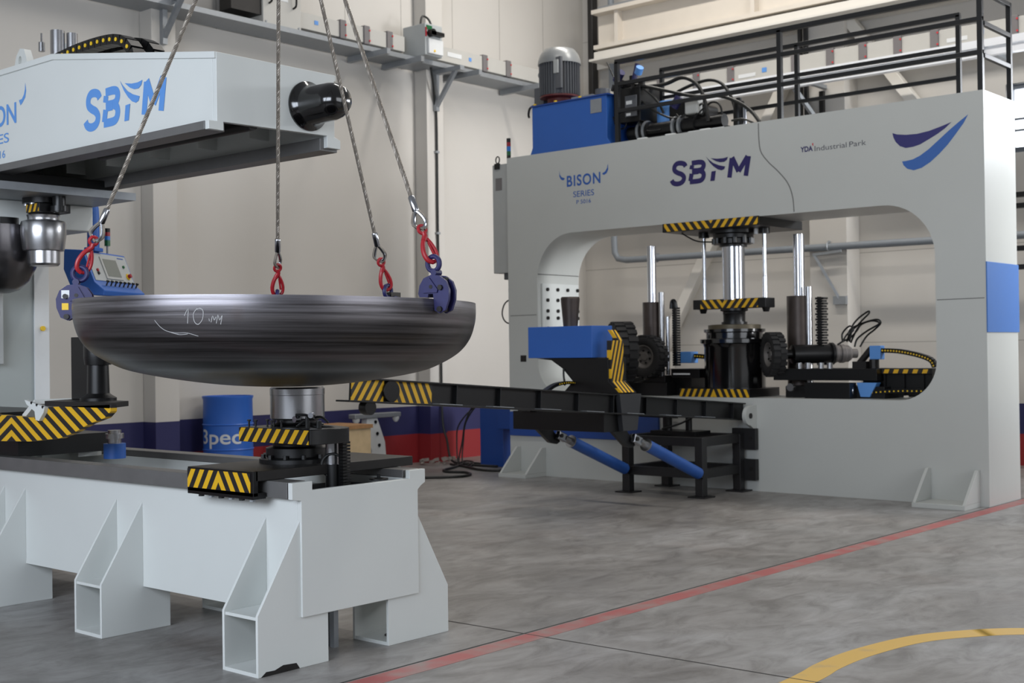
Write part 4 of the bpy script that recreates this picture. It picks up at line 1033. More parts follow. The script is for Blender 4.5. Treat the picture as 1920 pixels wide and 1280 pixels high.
# ---- cylinder posts
def cyl_post(cx, cy, zt, rb, zb, rr, label, side, zs, rs):
    t = thing('cylinder_post', label, 'hydraulic cylinder', (cx, cy, .97))
    MB().lathe([(0, .97), (rb+.02, .97), (rb+.02, 1.02), (rb, 1.03), (rb, zb), (0, zb)], (cx, cy, 0), n=48).build('barrel', BROWN, t, smooth=30)
    MB().cyl((cx, cy, zb), (cx, cy, zt), rr, n=40).build('rod', CHROME, t)
    MB().cyl((cx+side, cy-.04, .98), (cx+side, cy-.04, zs), rs, n=28).build('guide_rod', STEEL, t)
    return t
cp = cyl_post(-8.42, 12.13, 2.675, .11, 2.03, .05, 'brown cylinder post with a chrome rod, left of the press ram', .155, 2.14, .034)
MB().cyl((-8.19, 12.10, 1.2), (-8.19, 12.10, 1.86), .022, n=20).build('slim_rod', CHROME, cp)
cp2 = cyl_post(-6.70, 12.42, 2.71, .135, 2.045, .060, 'brown cylinder post with a chrome rod, right of the press ram', .13, 2.14, .038)
def vchain(x, y, z0, z1, w, dpt, parent, jag=.0):
    mb = MB(); n = int((z1-z0)/.028)
    for k in range(n):
        z = z0+k*.028; j = jag*(k % 2)
        mb.box(x-w/2-j, x+w/2+j, y-dpt/2, y+dpt/2, z, z+.022)
    mb.box(x-w/2*.8, x-w/2*.5, y-dpt/2*.8, y+dpt/2*.8, z0, z1)
    return mb.build('vertical_drag_chain', BLACK, parent)
vchain(-8.14, 12.2, 1.3, 2.0, .05, .09, cp)
MB().tube(spl([(-8.20, 12.2, 1.95), (-8.19, 12.2, 2.03), (-8.16, 12.2, 2.03), (-8.14, 12.2, 1.95)], 4), .025, 8).build('chain_bend', BLACK, cp)
vchain(-6.45, 12.44, 1.3, 2.03, .075, .10, cp2, .012)

# ---- tyre wheels
def tyre(parent, c, ax, R, w, nl=22):
    ax = Vector(ax).normalized(); c = Vector(c)
    prof = [(R*.52, -w*.36), (R*.60, -w*.46), (R*.85, -w*.5), (R*.93, -w*.44), (R*.945, -w*.2), (R*.95, 0), (R*.945, w*.2), (R*.93, w*.44), (R*.85, w*.5), (R*.60, w*.46), (R*.52, w*.36)]
    mb = MB(); mb.lathe(prof, c, ax, n=60, close=True)
    x, y, d = mb.frame(ax)
    for k in range(nl):
        for s in (-1, 1):
            a = 2*PI*(k+(.5 if s > 0 else 0))/nl
            rd = x*math.cos(a)+y*math.sin(a); tg = d.cross(rd)
            q = c+rd*R*.955+d*s*w*.25
            h1, h2, h3 = rd*R*.045, tg*R*.085, d*w*.24
            mb.hexa([q-h1-h2-h3, q-h1+h2-h3, q-h1+h2+h3, q-h1-h2+h3, q+h1-h2-h3, q+h1+h2-h3, q+h1+h2+h3, q+h1-h2+h3])
    mb.build('tyre', RUBBER, parent, smooth=40)
    hb = MB(); hb.lathe([(0, -w*.26), (R*.16, -w*.26), (R*.18, -w*.20), (R*.38, -w*.18), (R*.44, -w*.30), (R*.50, -w*.40), (R*.545, -w*.40), (R*.545, w*.40), (R*.50, w*.40), (R*.40, w*.2), (R*.18, w*.2), (0, w*.2)], c, ax, n=48)
    hub = hb.build('wheel_hub', HUB, parent, smooth=35)
    for k in range(6):
        a = k*PI/3+.3; rd = x*math.cos(a)+y*math.sin(a); q = c+rd*R*.29-d*w*.19
        MB().cyl(q-d*.012, q+d*.01, R*.045, n=10).build('hub_bolt', BLACK, hub)
def support(parent, x0, x1, y0, y1, z1):
    MB().box(x0, x1, y0, y1, .97, z1).build('support_block', BLACK, parent, bevel=.005)
# left roller unit
lw = thing('drive_wheel_unit', 'small tyred drive wheel with grey hub facing out, left of the lower anvil', 'wheel unit', (-8.5, 12.0, .97))
tyre(lw, (-8.34, 11.89, 1.41), (-.05, 1, 0), .245, .18)
MB().cyl((-8.34, 11.92, 1.41), (-8.34, 12.01, 1.41), .09, n=28).build('axle_drum', BLACK, lw)
support(lw, -8.95, -7.85, 12.05, 12.45, 1.17)
MB().box(-8.05, -7.68, 11.95, 12.35, 1.17, 1.27).build('slide_cover', BLACK, lw, bevel=.004)
MB().box(-8.50, -8.05, 11.86, 12.06, .97, 1.12).prism([(-8.5, 1.12), (-8.1, 1.2), (-8.1, 1.12)], 'y', 11.9, 12.05).build('foot_block', BLACK, lw, bevel=.004)
MB().cyl((-8.70, 11.88, 1.06), (-8.70, 11.93, 1.06), .045, n=20).build('bright_cap', STEEL, lw)
MB().box(-8.02, -7.80, 11.945, 11.95, 1.205, 1.222).build('label', LABELW, lw, label='small white lettering strip')
MB().box(-8.13, -7.98, 12.25, 12.4, 1.33, 1.46).build('blue_end_cap', LOGOB, lw, bevel=.006, label='bright blue chain end cap')
chain_from([(-7.98, 12.34, 1.41), (-7.85, 12.34, 1.40), (-7.65, 12.34, 1.37)], .06, .05, 'energy_chain', lw, n=10)
# front roller unit on the loading arm side
fw = thing('drive_wheel_unit', 'big knobbly tyre seen edge on behind the blue box', 'wheel unit', (-8.7, 11.45, .97))
tyre(fw, (-8.30, 11.36, 1.47), (.62, .78, 0), .33, .22)
MB().box(-9.0, -8.56, 11.55, 11.85, .975, 1.14).build('support_block', BLACK, fw, bevel=.005)
MB().bar((-8.34, 11.31, 1.47), (-8.52, 11.09, 1.47), .10, .10).bar((-8.56, 11.06, 1.50), (-8.74, 11.62, 1.08), .10, .10).build('fork', BLACK, fw)
# right roller unit
DR = Vector((.65, .76, 0)).normalized()
rw = thing('drive_wheel_unit', 'tyred drive wheel on a black horizontal drum, right of the lower anvil', 'wheel unit', (-6.4, 12.2, .97))
wc = Vector((-6.80, 12.02, 1.42))
tyre(rw, wc, (.65, .76, 0), .238, .15)
d2 = Vector((.65, .76, 0)).normalized()
MB().lathe([(0, .12), (.05, .12), (.05, .20), (.10, .21), (.10, .62), (.12, .63), (.12, .66), (0, .66)], wc, d2, n=40).build('motor_drum', BLACK, rw, smooth=30)
MB().lathe([(0, .66), (.10, .66), (.10, .69), (.09, .70), (.09, .73), (.10, .74), (.10, .78), (.09, .79), (.09, .83), (.07, .86), (.05, .87), (.05, .93), (0, .93)], wc, d2, n=40).build('gear_motor', mat('cast_grey', (96, 92, 90), .45, .4), rw, smooth=30)
support(rw, -6.65, -5.55, 12.0, 12.45, 1.09)
MB().box(-6.78, -5.62, 11.98, 12.45, 1.15, 1.27).build('slide_cover', BLACK, rw, bevel=.004)
MB().box(-6.35, -5.85, 11.85, 12.0, .97, 1.13).build('front_block', BLACK, rw, bevel=.004)
MB().cyl((-6.52, 11.86, 1.08), (-6.52, 11.9, 1.08), .04, n=20).build('bright_cap', STEEL, rw)
for x in (-6.55, -6.45, -6.3, -6.2):
    MB().cyl((x, 12.12, 1.27), (x, 12.12, 1.33), .03, n=14).build('mounting_stud', STEEL, rw)
HZ7 = hazard('hazard_slide', (-5.74, 12.1, 1.26), (1, 0, 0), (0, 0, 1), .10, -.4, frac=.5, root=rw)
MB().box(-5.85, -5.10, 12.10, 12.35, 1.215, 1.27).build('slide_beam', BLACK, rw, bevel=.003)
MB().box(-5.74, -5.13, 12.096, 12.10, 1.222, 1.262).build('hazard_tape', HZ7, rw)
MB().box(-5.85, -5.12, 12.15, 12.35, 1.0, 1.215).build('beam_web', BLACK, rw)
for x in (-5.6, -5.4, -5.2): MB().box(x-.008, x+.008, 12.11, 12.15, 1.0, 1.215).build('web_rib', BLACK, rw)
MB().prism([(-5.80, .985), (-5.70, .985), (-5.62, 1.13), (-5.84, 1.13)], 'y', 11.98, 12.08).build('blue_end_cap', LOGOB, rw, bevel=.006, label='bright blue chain end cap')
MB().box(-5.80, -5.68, 12.2, 12.3, 1.36, 1.50).build('blue_end_cap', LOGOB, rw, bevel=.006, label='bright blue chain end cap')
chain_from([(-5.68, 12.25, 1.45), (-5.5, 12.25, 1.44), (-5.3, 12.25, 1.40), (-5.17, 12.25, 1.35), (-5.13, 12.25, 1.28)], .07, .045, 'energy_chain', rw, n=20)
chain_from([(-5.70, 12.02, 1.03), (-5.4, 12.02, 1.05), (-5.05, 12.02, 1.05)], .06, .04, 'energy_chain', rw, n=14)
hz_ = MB()
for k in range(4):
    x = -6.02+k*.05
    hz_.torus((x, 11.96, 1.05), (1, .4, 0), .045, .010, n=20, m=8)
hz_.build('coiled_fitting', CHROME, rw)
hb_ = MB()
base = wc+d2*.80+Vector((0, 0, .05))
for lp in ([(800, 885), (830, 830), (900, 770), (955, 712), (998, 668), (990, 655), (925, 700), (875, 760), (862, 830), (850, 880)],
           [(850, 880), (850, 800), (930, 750), (1050, 715), (1085, 740), (1040, 790), (980, 840), (930, 920)],
           [(800, 885), (798, 820), (850, 765), (882, 790), (850, 830), (832, 880)],
           [(860, 890), (920, 770), (1000, 728), (1058, 730), (1070, 750), (985, 800), (910, 860), (890, 920)],
           [(760, 905), (800, 880), (860, 850), (905, 800), (930, 760)]):
    hb_.tube(spl([at('y', 12.28+.03*math.sin(i_*1.3), 1380+u/4, 420+v/4) for i_, (u, v) in enumerate(lp)], 7), .0095, 8)
hb_.build('hydraulic_hose', HOSE, rw)
MB().box(-5.95, -5.80, 12.12, 12.3, 1.27, 1.34).cyl((-5.75, 12.2, 1.27), (-5.75, 12.2, 1.36), .05, n=10).cyl((-5.95, 12.25, 1.30), (-5.80, 12.25, 1.47), .035, n=12).build('valve_block', DARKM, rw)
MB().box(-5.55, -4.95, 12.56, 13.6, .3, 1.16).build('rear_slide_bed', BLACK, rw, bevel=.005)

# ---- guard railings on top
def railing(name, label, x0, x1, y, z0, z1, posts, mids, w=.045, extra=None):
    t = thing(name, label, 'railing', ((x0+x1)/2, y, z0))
    RM = mat('railing_black', (24, 25, 27), .35, noise=.05)
    MB().box(x0, x1, y-w/2, y+w/2, z1-w, z1).build('top_rail', RM, t, bevel=.003)
    for z in mids: MB().box(x0, x1, y-w/2+.004, y+w/2-.004, z-w*.42, z+w*.42).build('mid_rail', RM, t, bevel=.003)
    for x in posts: MB().box(x-w/2, x+w/2, y-w/2, y+w/2, z0, z1-w*.5).build('post', RM, t, bevel=.003)
    return t, RM
t, RM = railing('guard_railing', 'front black guard railing along the top of the press', -8.65, -4.44, 11.80, 3.845, 4.80, (-8.63, -6.55, -4.465), (4.52, 4.21), .05)
for z in (4.80, 4.50, 4.20):
    MB().box(-4.47, -4.43, 11.82, 12.50, z-.042, z).build('end_rail', RM, t, bevel=.003)
MB().box(-4.475, -4.43, 12.48, 12.525, 3.845, 4.80).build('post', RM, t, bevel=.003)
railing('guard_railing', 'rear black guard railing along the top of the press', -8.50, -4.92, 12.48, 3.845, 4.79, (-8.48, -6.72, -4.94), (4.44, 4.15), .045)
for x in (-8.33, -8.245):
    o = MB().box(x-.024, x+.024, 15.54, 15.59, 3.6, 9).build('riser_pipe', RM)
    tag(o, 'one of two upright black riser pipes beside the back wall column, seen through the railings', 'pipe', 'riser pipes on the back wall column')

# ---- hydraulic power unit on top
hu = thing('hydraulic_power_unit', 'blue oil tank power unit with grey vertical electric motor on top of the press', 'hydraulic unit', (-9.4, 12.15, 3.845))
tk = [(-9.99, 3.92), (-9.93, 4.02), (-9.93, 4.45), (-8.82, 4.45), (-8.82, 4.0), (-8.72, 3.90), (-8.72, 3.85), (-9.99, 3.85)]
tk = [(-10.0, 3.85), (-9.955, 3.95), (-9.955, 4.44), (-8.83, 4.44), (-8.83, 3.95), (-8.76, 3.85)]
MB().prism(tk, 'y', 11.86, 12.50).build('oil_tank', BLUE, hu, bevel=.006)
MB().box(-9.06, -8.90, 11.853, 11.86, 4.25, 4.41).build('level_gauge', GALV, hu)
MB().box(-9.96, -8.80, 11.84, 12.52, 4.44, 4.455).build('tank_lid', BLUED, hu)
mc = Vector((-9.73, 12.12, 0))
prof = [(0, 4.56), (.225, 4.56), (.225, 5.02), (0, 5.02)]
mo = MB(); mo.lathe(prof, mc, n=64)
for k in range(40):
    a = 2*PI*k/40
    c_, s_ = math.cos(a), math.sin(a)
    p, q = mc+Vector((c_*.222, s_*.222, 4.58)), mc+Vector((c_*.250, s_*.250, 4.58))
    tg = Vector((-s_, c_, 0))*.004
    mo.hexa([p-tg, p+tg, q+tg, q-tg, p-tg+Vector((0, 0, .42)), p+tg+Vector((0, 0, .42)), q+tg+Vector((0, 0, .42)), q-tg+Vector((0, 0, .42))])
mo.build('motor_body', MOTOR, hu)
MB().lathe([(0, 5.16), (.13, 5.16), (.19, 5.14), (.235, 5.08), (.262, 5.0), (.262, 4.96), (.25, 4.96), (0, 4.97)], mc, n=56).build('fan_cowl', MOTORC, hu, smooth=35)
MB().lathe([(0, 4.455), (.17, 4.455), (.17, 4.47), (.15, 4.49), (.15, 4.54), (.24, 4.555), (.24, 4.575), (0, 4.575)], mc, n=48).build('motor_flange', MAROON, hu)
MB().box(-9.58, -9.50, 11.86, 11.90, 4.62, 5.0).build('terminal_strip', MOTOR, hu, bevel=.006)
MB().box(-9.60, -9.53, 11.84, 11.88, 4.80, 4.96).build('terminal_cover', GREYP, hu, bevel=.006)
MB().box(-10.08, -9.93, 12.05, 12.2, 4.46, 4.72).build('terminal_box', MOTOR, hu, bevel=.01)
MB().torus((-10.01, 12.1, 4.88), (0, 1, 0), .032, .010).build('lifting_eye', MOTORC, hu)
MB().tube(spl([(-10.0, 12.0, 4.5), (-10.06, 11.95, 4.46), (-10.07, 11.93, 4.38), (-10.06, 11.93, 4.34)], 5), .014, 8).build('motor_cable', HOSE, hu)
MB().cyl((-9.10, 12.15, 4.455), (-9.10, 12.15, 4.58), .09, n=28).build('filler_cap', MOTOR, hu)
MB().box(-9.42, -9.1, 11.95, 12.1, 4.455, 4.50).build('pump_plate', GALV, hu)
for x in (-9.62, -9.25, -9.94): MB().cyl((x, 11.9, 4.455), (x, 11.9, 4.485), .02, n=12).build('yellow_plug', YEL, hu, label='yellow plug')

# ---- valve manifold, accumulators and cylinder on top
vm = thing('valve_manifold', 'dark valve manifold with levers between the blue tank and the railing', 'valve block', (-8.7, 12.1, 3.9))
MB().box(-8.80, -8.42, 11.95, 12.35, 4.10, 4.50).build('manifold_block', BLACK, vm, bevel=.012)
for x, z, r in ((-8.78, 4.62, .05), (-8.62, 4.66, .045), (-8.5, 4.60, .04)):
    MB().cyl((x, 12.1, 4.48), (x, 12.1, z), r, n=20).build('solenoid', BLACK, vm)
MB().cyl((-8.60, 12.05, 4.50), (-8.52, 12.05, 4.78), .03, n=12).cyl((-8.8, 12.02, 4.62), (-8.70, 11.98, 4.70), .05, n=12).build('relief_valve', VIOLET, vm)
MB().cyl((-8.50, 12.03, 4.66), (-8.45, 12.0, 4.72), .045, n=14).build('blue_connector', LOGOB, vm, label='bright blue connector')
MB().cyl((-8.82, 12.0, 4.65), (-8.92, 12.0, 4.85), .008, n=8).build('lever', BLACK, vm)
MB().box(-8.62, -8.46, 11.93, 11.95, 4.16, 4.40).build('valve_face', MOTOR, vm, bevel=.004)
MB().box(-8.60, -8.52, 11.925, 11.93, 4.30, 4.34).box(-8.60, -8.54, 11.925, 11.93, 4.17, 4.20).build('label', LABELW, vm, label='white label plates')
MB().box(-8.74, -8.72, 11.9, 12.4, 3.845, 4.10).box(-8.74, -8.45, 12.22, 12.4, 3.845, 4.10).build('stand', BLUED, vm)
for i, (x, y, z) in enumerate([(-8.85, 12.0, 4.55), (-8.7, 11.98, 4.58), (-8.45, 12.0, 4.55), (-8.55, 11.97, 4.52), (-8.35, 12.05, 4.46)]):
    MB().cyl((x, y, z-.05), (x+.03, y, z+.02), .022, n=10).build('hose_fitting', DARKM, vm)
MB().lathe([(0, 0), (.10, 0), (.13, .05), (.13, .42), (.10, .47), (0, .48)], (-8.24, 12.25, 3.86), n=28).build('blue_accumulator', LOGOB, vm, smooth=40)
hc = thing('horizontal_pump_set', 'black horizontal pump cylinder with silver clamp rings on top of the press', 'pump', (-8.1, 12.1, 3.9))
MB().lathe([(0, -8.68), (.07, -8.68), (.08, -8.67), (.08, -8.55), (.11, -8.54), (.11, -8.38), (.085, -8.37), (.085, -7.90), (.10, -7.89), (.10, -7.75), (.075, -7.74), (.075, -7.40), (0, -7.40)], (0, 12.1, 3.99), (1, 0, 0), n=36).build('pump_body', BLACK, hc, smooth=30)
for x in (-8.50, -8.42, -8.02, -7.94): MB().lathe([(.085, -.014), (.125, -.014), (.125, .014), (.085, .014)], (x, 12.1, 3.99), (1, 0, 0), n=36, close=True).build('clamp_ring', GALV, hc)
MB().prism([(-8.33, 4.02), (-7.66, 4.02), (-7.66, 4.20), (-7.74, 4.25), (-8.0, 4.29), (-8.25, 4.27), (-8.33, 4.22)], 'y', 12.15, 12.40).build('pump_cover', BLACK, hc, bevel=.02)
MB().cyl((-8.0, 12.0, 4.20), (-7.92, 12.0, 4.30), .05, n=20).build('violet_coil', VIOLET, hc)
MB().box(-7.86, -7.69, 12.0, 12.12, 4.10, 4.26).build('grey_cover', GREYP, hc, bevel=.02)
MB().box(-8.38, -7.3, 12.0, 12.2, 3.845, 3.91).build('mounting_rail', BLACK, hc)
MB().box(-7.75, -7.3, 11.9, 12.0, 3.845, 3.885).build('white_plate', LABELW, hc)
for x in (-8.33, -7.95, -7.50): MB().box(x-.06, x+.06, 11.84, 11.88, 3.845, 3.88).build('white_clip', LABELW, hc)
ac = thing('accumulator_bottle', 'small upright black accumulator with bright side on top of the press', 'accumulator', (-7.22, 12.1, 3.845))
MB().lathe([(0, 3.845), (.05, 3.845), (.062, 3.87), (.062, 4.15), (.055, 4.17), (.03, 4.18), (.03, 4.21), (0, 4.21)], (-7.22, 12.1, 0), n=36).build('bottle', BLACK, ac, smooth=40)
MB().lathe([(0, 3.845), (.022, 3.845), (.022, 4.10), (0, 4.10)], (-7.14, 12.08, 0), n=20).build('bright_tube', CHROME, ac)
# hoses : real runs at their own depth above the beam
def hose(pts, y, r, label):
    P = []
    for i, (px, py) in enumerate(pts):
        yy = y[0]+(y[1]-y[0])*i/(len(pts)-1)
        P.append(at('y', yy, px, py))
    o = MB().tube(spl(P, 8), r, 10).build('hydraulic_hose', HOSE)
    return tag(o, label, 'hose', None)
hose([(1160, 160), (1200, 163), (1245, 158), (1275, 146), (1294, 149), (1308, 160), (1318, 178), (1325, 205), (1328, 228)], (12.05, 12.0), .022, 'thick black hose arching highest over the pump down to the press top')
hose([(1270, 172), (1300, 158), (1330, 150), (1352, 156), (1368, 176), (1376, 196), (1379, 208)], (12.15, 12.1), .018, 'black hose arching over into the small upright accumulator')
hose([(1165, 158), (1200, 160), (1250, 170), (1300, 180), (1350, 180), (1385, 192), (1408, 208), (1424, 228)], (12.0, 11.95), .020, 'long black hose sweeping right and falling onto the press top')
hose([(1172, 168), (1190, 176), (1210, 195), (1235, 212), (1265, 222), (1290, 212), (1316, 194)], (11.97, 12.05), .012, 'thin black hose sagging in front of the pump')
hose([(1176, 178), (1184, 198), (1194, 216), (1202, 238), (1216, 246), (1240, 243)], (11.98, 12.02), .012, 'thin black hose dropping steeply beside the railing post')
hose([(1205, 165), (1222, 178), (1236, 195), (1244, 212)], (12.0, 12.1), .014, 'short black hose behind the inner railing post')
hose([(1316, 215), (1330, 194), (1344, 192), (1352, 202), (1354, 222)], (12.08, 12.08), .012, 'small black hose loop between pump and accumulator')
hose([(1372, 226), (1392, 223), (1410, 229), (1416, 234)], (12.0, 11.95), .012, 'short low hose loop at the right end of the pump')
hose([(1140, 200), (1150, 222), (1160, 240), (1172, 238), (1178, 215)], (11.98, 12.0), .009, 'thin looped cable below the valve manifold')
hose([(1268, 214), (1282, 228), (1300, 220), (1322, 200)], (12.05, 12.05), .010, 'thin hose crossing the violet coil')

# ---- control cabinet and signal tower on the left flank
cb = thing('control_cabinet', 'tall narrow grey cabinet on the left flank of the press', 'cabinet', (-10.38, 11.9, 2.4))
MB().box(-10.525, -10.265, 11.76, 12.5, 2.45, 3.79).build('cabinet_body', GREYP, cb, bevel=.008)
MB().box(-10.47, -10.37, 11.755, 11.76, 3.47, 3.62).build('vent_grille', TRUNKD, cb)
MB().box(-10.39, -10.27, 11.80, 12.1, 2.37, 2.45).build('cable_gland_box', MOTOR, cb, bevel=.004)
MB().tube(spl([(-10.28, 11.85, 2.15), (-10.38, 11.8, 2.08), (-10.41, 11.78, 1.95), (-10.37, 11.8, 1.85), (-10.28, 11.85, 1.82)], 6), .009, 8).build('cable_loop', HOSE, cb)
st_ = thing('signal_tower', 'slim black red blue and green signal tower at the top left corner of the press', 'signal lamp', (-10.33, 11.85, 3.79))
MB().cyl((-10.33, 11.85, 3.79), (-10.33, 11.85, 3.86), .014, n=12).build('stem', GALV, st_)
for a_, b_, m_ in ((3.86, 3.90, BLACK), (3.90, 3.95, GRNL), (3.95, 4.01, BLUL), (4.01, 4.06, REDL), (4.06, 4.11, BLACK)):
    MB().cyl((-10.33, 11.85, a_), (-10.33, 11.85, b_), .026, n=18).build('lamp_segment', m_, st_)
sn = thing('ring_bracket', 'small black ring on a bracket at the top of the grey cabinet', 'bracket', (-10.43, 11.8, 3.79))
MB().box(-10.475, -10.40, 11.74, 11.77, 3.73, 3.80).build('bracket', BLACK, sn)
MB().torus((-10.435, 11.76, 3.845), (.3, 1, 0), .042, .008).build('ring', BLACK, sn)

# ================================================================== LOADING ARM (tilted), local frame at the hinge
th_ = R_(-4.25)
Rx = Matrix.Rotation(th_, 3, 'X')
la = thing('loading_arm', 'long black tilting loading arm with hazard striped tip reaching left from the press', 'loading arm', (-7.45, 11.83, .82), rot=Rx)
ML = ROOTS[la.name]
LN = 5.60
for s, nm in ((1, 'beam'), (-1, 'beam')):
    x = s*.44
    b_ = MB(ML)
    le = LN if s > 0 else 2.55
    b_.prism([(0.0, -.09), (0.0, .085), (-le, .085), (-le, -.085)], 'x', x-.01, x+.01)
    b_.box(x-.05, x+.05, -le, -.12, .075, .088).box(x-.06, x+.09, -le-.08, -.12, -.095, -.082)
    k = -.35
    while k > -min(4.7, le):
        b_.box(x-.045, x+.045, k-.005, k+.005, -.085, .08); k -= .52
    b_.build('beam', BLACK, la, bevel=.002)
for y in (-.5, -1.5, -2.4):
    MB(ML).box(-.43, .43, y-.03, y+.03, -.06, .06).build('cross_member', BLACK, la)
for k in range(7):
    y = -.9-.62*k
    MB(ML).box(.45, .53, y-.13, y+.13, -.081, -.076).build('wear_strip', GALV, la)
MB(ML).box(.452, .458, -LN+.0, -LN+.32, -.082, .082).build('hazard_plate', hazard('hazard_tip_a', (.455, -LN, 0), (0, 1, 0), (0, 0, 1), .075, -.62, frac=.52), la)
MB(ML).box(.452, .458, -LN+.43, -LN+.83, -.082, .082).build('hazard_plate', hazard('hazard_tip_b', (.455, -LN+.43, 0), (0, 1, 0), (0, 0, 1), .080, .56, frac=.5), la)
MB(ML).box(.449, .455, -LN+.30, -LN+.46, -.082, .082).build('black_plate', BLACK, la)
MB(ML).cyl((.452, -LN+.385, .0), (.48, -LN+.385, 0), .082, n=40).build('pulley_disc', BLACK, la, bevel=.004)
MB(ML).lathe([(0, 0), (.05, 0), (.055, .02), (.055, .08), (0, .08)], (.44, -LN+.14, -.13), (1, 0, 0), n=20).build('cable_clip', BLACK, la)
# hinge lugs
lp_ = [(11.60+.10*math.cos(R_(a)), .79+.10*math.sin(R_(a))) for a in range(90, 271, 15)]+[(11.73, .62), (11.73, .90)]
lug = MB().prism(lp_, 'x', -6.88, -6.84)
lug.build('hinge_lug', FRAMEP, pr, bevel=.003)
MB().cyl((-6.845, 11.60, .79), (-6.83, 11.60, .79), .028, n=18).build('hinge_pin', DARKM, pr)
for s in (1, -1):
    hp = arc(0, 0, .10, 30, 270, 16)+[(.12, -.16), (.12, .10)]
    MB(ML).prism([(-q[0]*-1, q[1]) for q in hp], 'x', s*.44-.012+.03*s, s*.44+.012+.03*s).build('hinge_lug', FRAMEP, la, bevel=.003)
    MB(ML).cyl((s*.44+.045, 0, 0), (s*.44+.055, 0, 0), .025, n=16).build('hinge_pin', DARKM, la)
# cross box under the arm, uprights and pedestal (world space, moves with the arm)
MB().box(-8.08, -6.985, 9.28, 9.55, .745, .92).build('cross_box', BLACK, la, bevel=.004)
MB().prism([(9.50, .745), (9.72, .745), (9.79, 1.08), (9.45, 1.09)], 'x', -6.985, -6.93).build('side_bracket', mat('charcoal_panel', (44, 45, 48), .45), la, bevel=.003)
MB().prism([(9.50, .745), (9.72, .745), (9.79, 1.06), (9.45, 1.07)], 'x', -8.0, -7.95).build('side_bracket', BLACK, la)
MB().box(-7.62, -7.0, 9.45, 9.80, 1.05, 1.09).build('cap_plate', BLACK, la)
MB().prism([(-7.95, 1.42), (-7.08, 1.42), (-7.08, 1.20), (-6.96, 1.09), (-7.62, 1.09), (-7.50, 1.20), (-7.62, 1.32), (-7.76, 1.40)], 'y', 9.48, 9.76).build('pedestal', BLACK, la, bevel=.004)
HP = hazard('hazard_pedestal', (0, 0, 0), (.707, .707, 0), (0, 0, 1), .048, -.45, frac=.5)
# hazard panel : a folded strip on the pedestal's right side
def quad_strip(mb, px_pts, xs, ys):
    pass
pa = [at('x', -7.02, *p) for p in ((1152, 632), (1170, 632), (1174, 714), (1149, 713))]
mbq = MB()
ya, yb = 9.49, 9.68
mbq.hexa([(-7.10, ya, 1.20), (-7.05, ya, 1.20), (-7.05, yb, 1.20), (-7.10, yb, 1.20), (-7.10, ya, 1.58), (-7.05, ya, 1.58), (-7.05, yb, 1.58), (-7.10, yb, 1.58)])
mbq.hexa([(-7.10, ya, 1.20), (-7.05, ya, 1.20), (-7.05, yb, 1.20), (-7.10, yb, 1.20), (-6.98, ya, 1.10), (-6.93, ya, 1.10), (-6.93, yb, 1.10), (-6.98, yb, 1.10)])
mbq.hexa([(-7.10, yb-.07, 1.58), (-7.05, yb-.07, 1.58), (-7.05, yb, 1.58), (-7.10, yb, 1.58), (-7.18, yb-.07, 1.68), (-7.14, yb-.07, 1.68), (-7.14, yb, 1.68), (-7.18, yb, 1.68)])
mbq.build('hazard_panel', hazard('hazard_pedestal', (0, 0, 0), (0, 1, 0), (0, 0, 1), .055, -.24, frac=.5), la)
MB().box(-8.03, -7.25, 9.46, 9.78, 1.422, 1.722).build('blue_box', BLUE, la, bevel=.004)
MB().lathe([(0, 0), (.070, 0), (.093, .27), (.085, .285), (0, .285)], (-7.66, 9.66, 1.722), n=40).build('tapered_mandrel', BROWN, la, smooth=30)
chain_from([(-7.45, 9.0, 1.12), (-7.5, 9.2, 1.17), (-7.5, 9.35, 1.19), (-7.5, 9.5, 1.185)], .05, .03, 'energy_chain', la, n=16)
MB().tube(spl([(-7.5, 9.35, 1.19), (-7.55, 9.42, 1.17), (-7.58, 9.46, 1.18), (-7.6, 9.47, 1.25), (-7.6, 9.47, 1.32)], 6), .010, 8).build('chain_cable', HOSE, la)
# clevis lugs below the cross box
for x in (-7.0, -7.9):
    MB().prism([(9.40, .745), (9.62, .745), (9.75, .60), (9.70, .58), (9.60, .60)], 'x', x-.02, x+.02).build('clevis_lug', BLACK, la)

# hydraulic lift cylinders
LIFTB = mat('lift_cylinder_blue', (38, 84, 158), .45, noise=.12, scale=12)
def lift(x, label):
    a, c = Vector((x+.05, 9.70, .665)), Vector((x+.05, 10.83, .235)); d = (c-a).normalized()
    t = thing('lift_cylinder', label, 'hydraulic cylinder', c)
    MB().cyl(a+d*.20, c-d*.06, .058, n=32).build('barrel', LIFTB, t)
    MB().cyl(a+d*.08, a+d*.21, .035, n=24).cyl(a+d*.185, a+d*.20, .062, n=28).build('rod', STEEL, t)
    MB().bar(a-d*.03, a+d*.10, .05, .085).build('clevis', CHROME, t, bevel=.012)
    MB().cyl(a-Vector((.04, 0, 0)), a+Vector((.04, 0, 0)), .02, n=16).build('clevis_pin', DARKM, t)
    MB().bar(c-d*.07, c+d*.03, .04, .07).build('tail_lug', BLACK, t, bevel=.005)
lift(-7.0, 'nearer bright blue lift cylinder between loading arm and black stand')
lift(-7.9, 'farther blue lift cylinder reaching the left leg of the black stand')

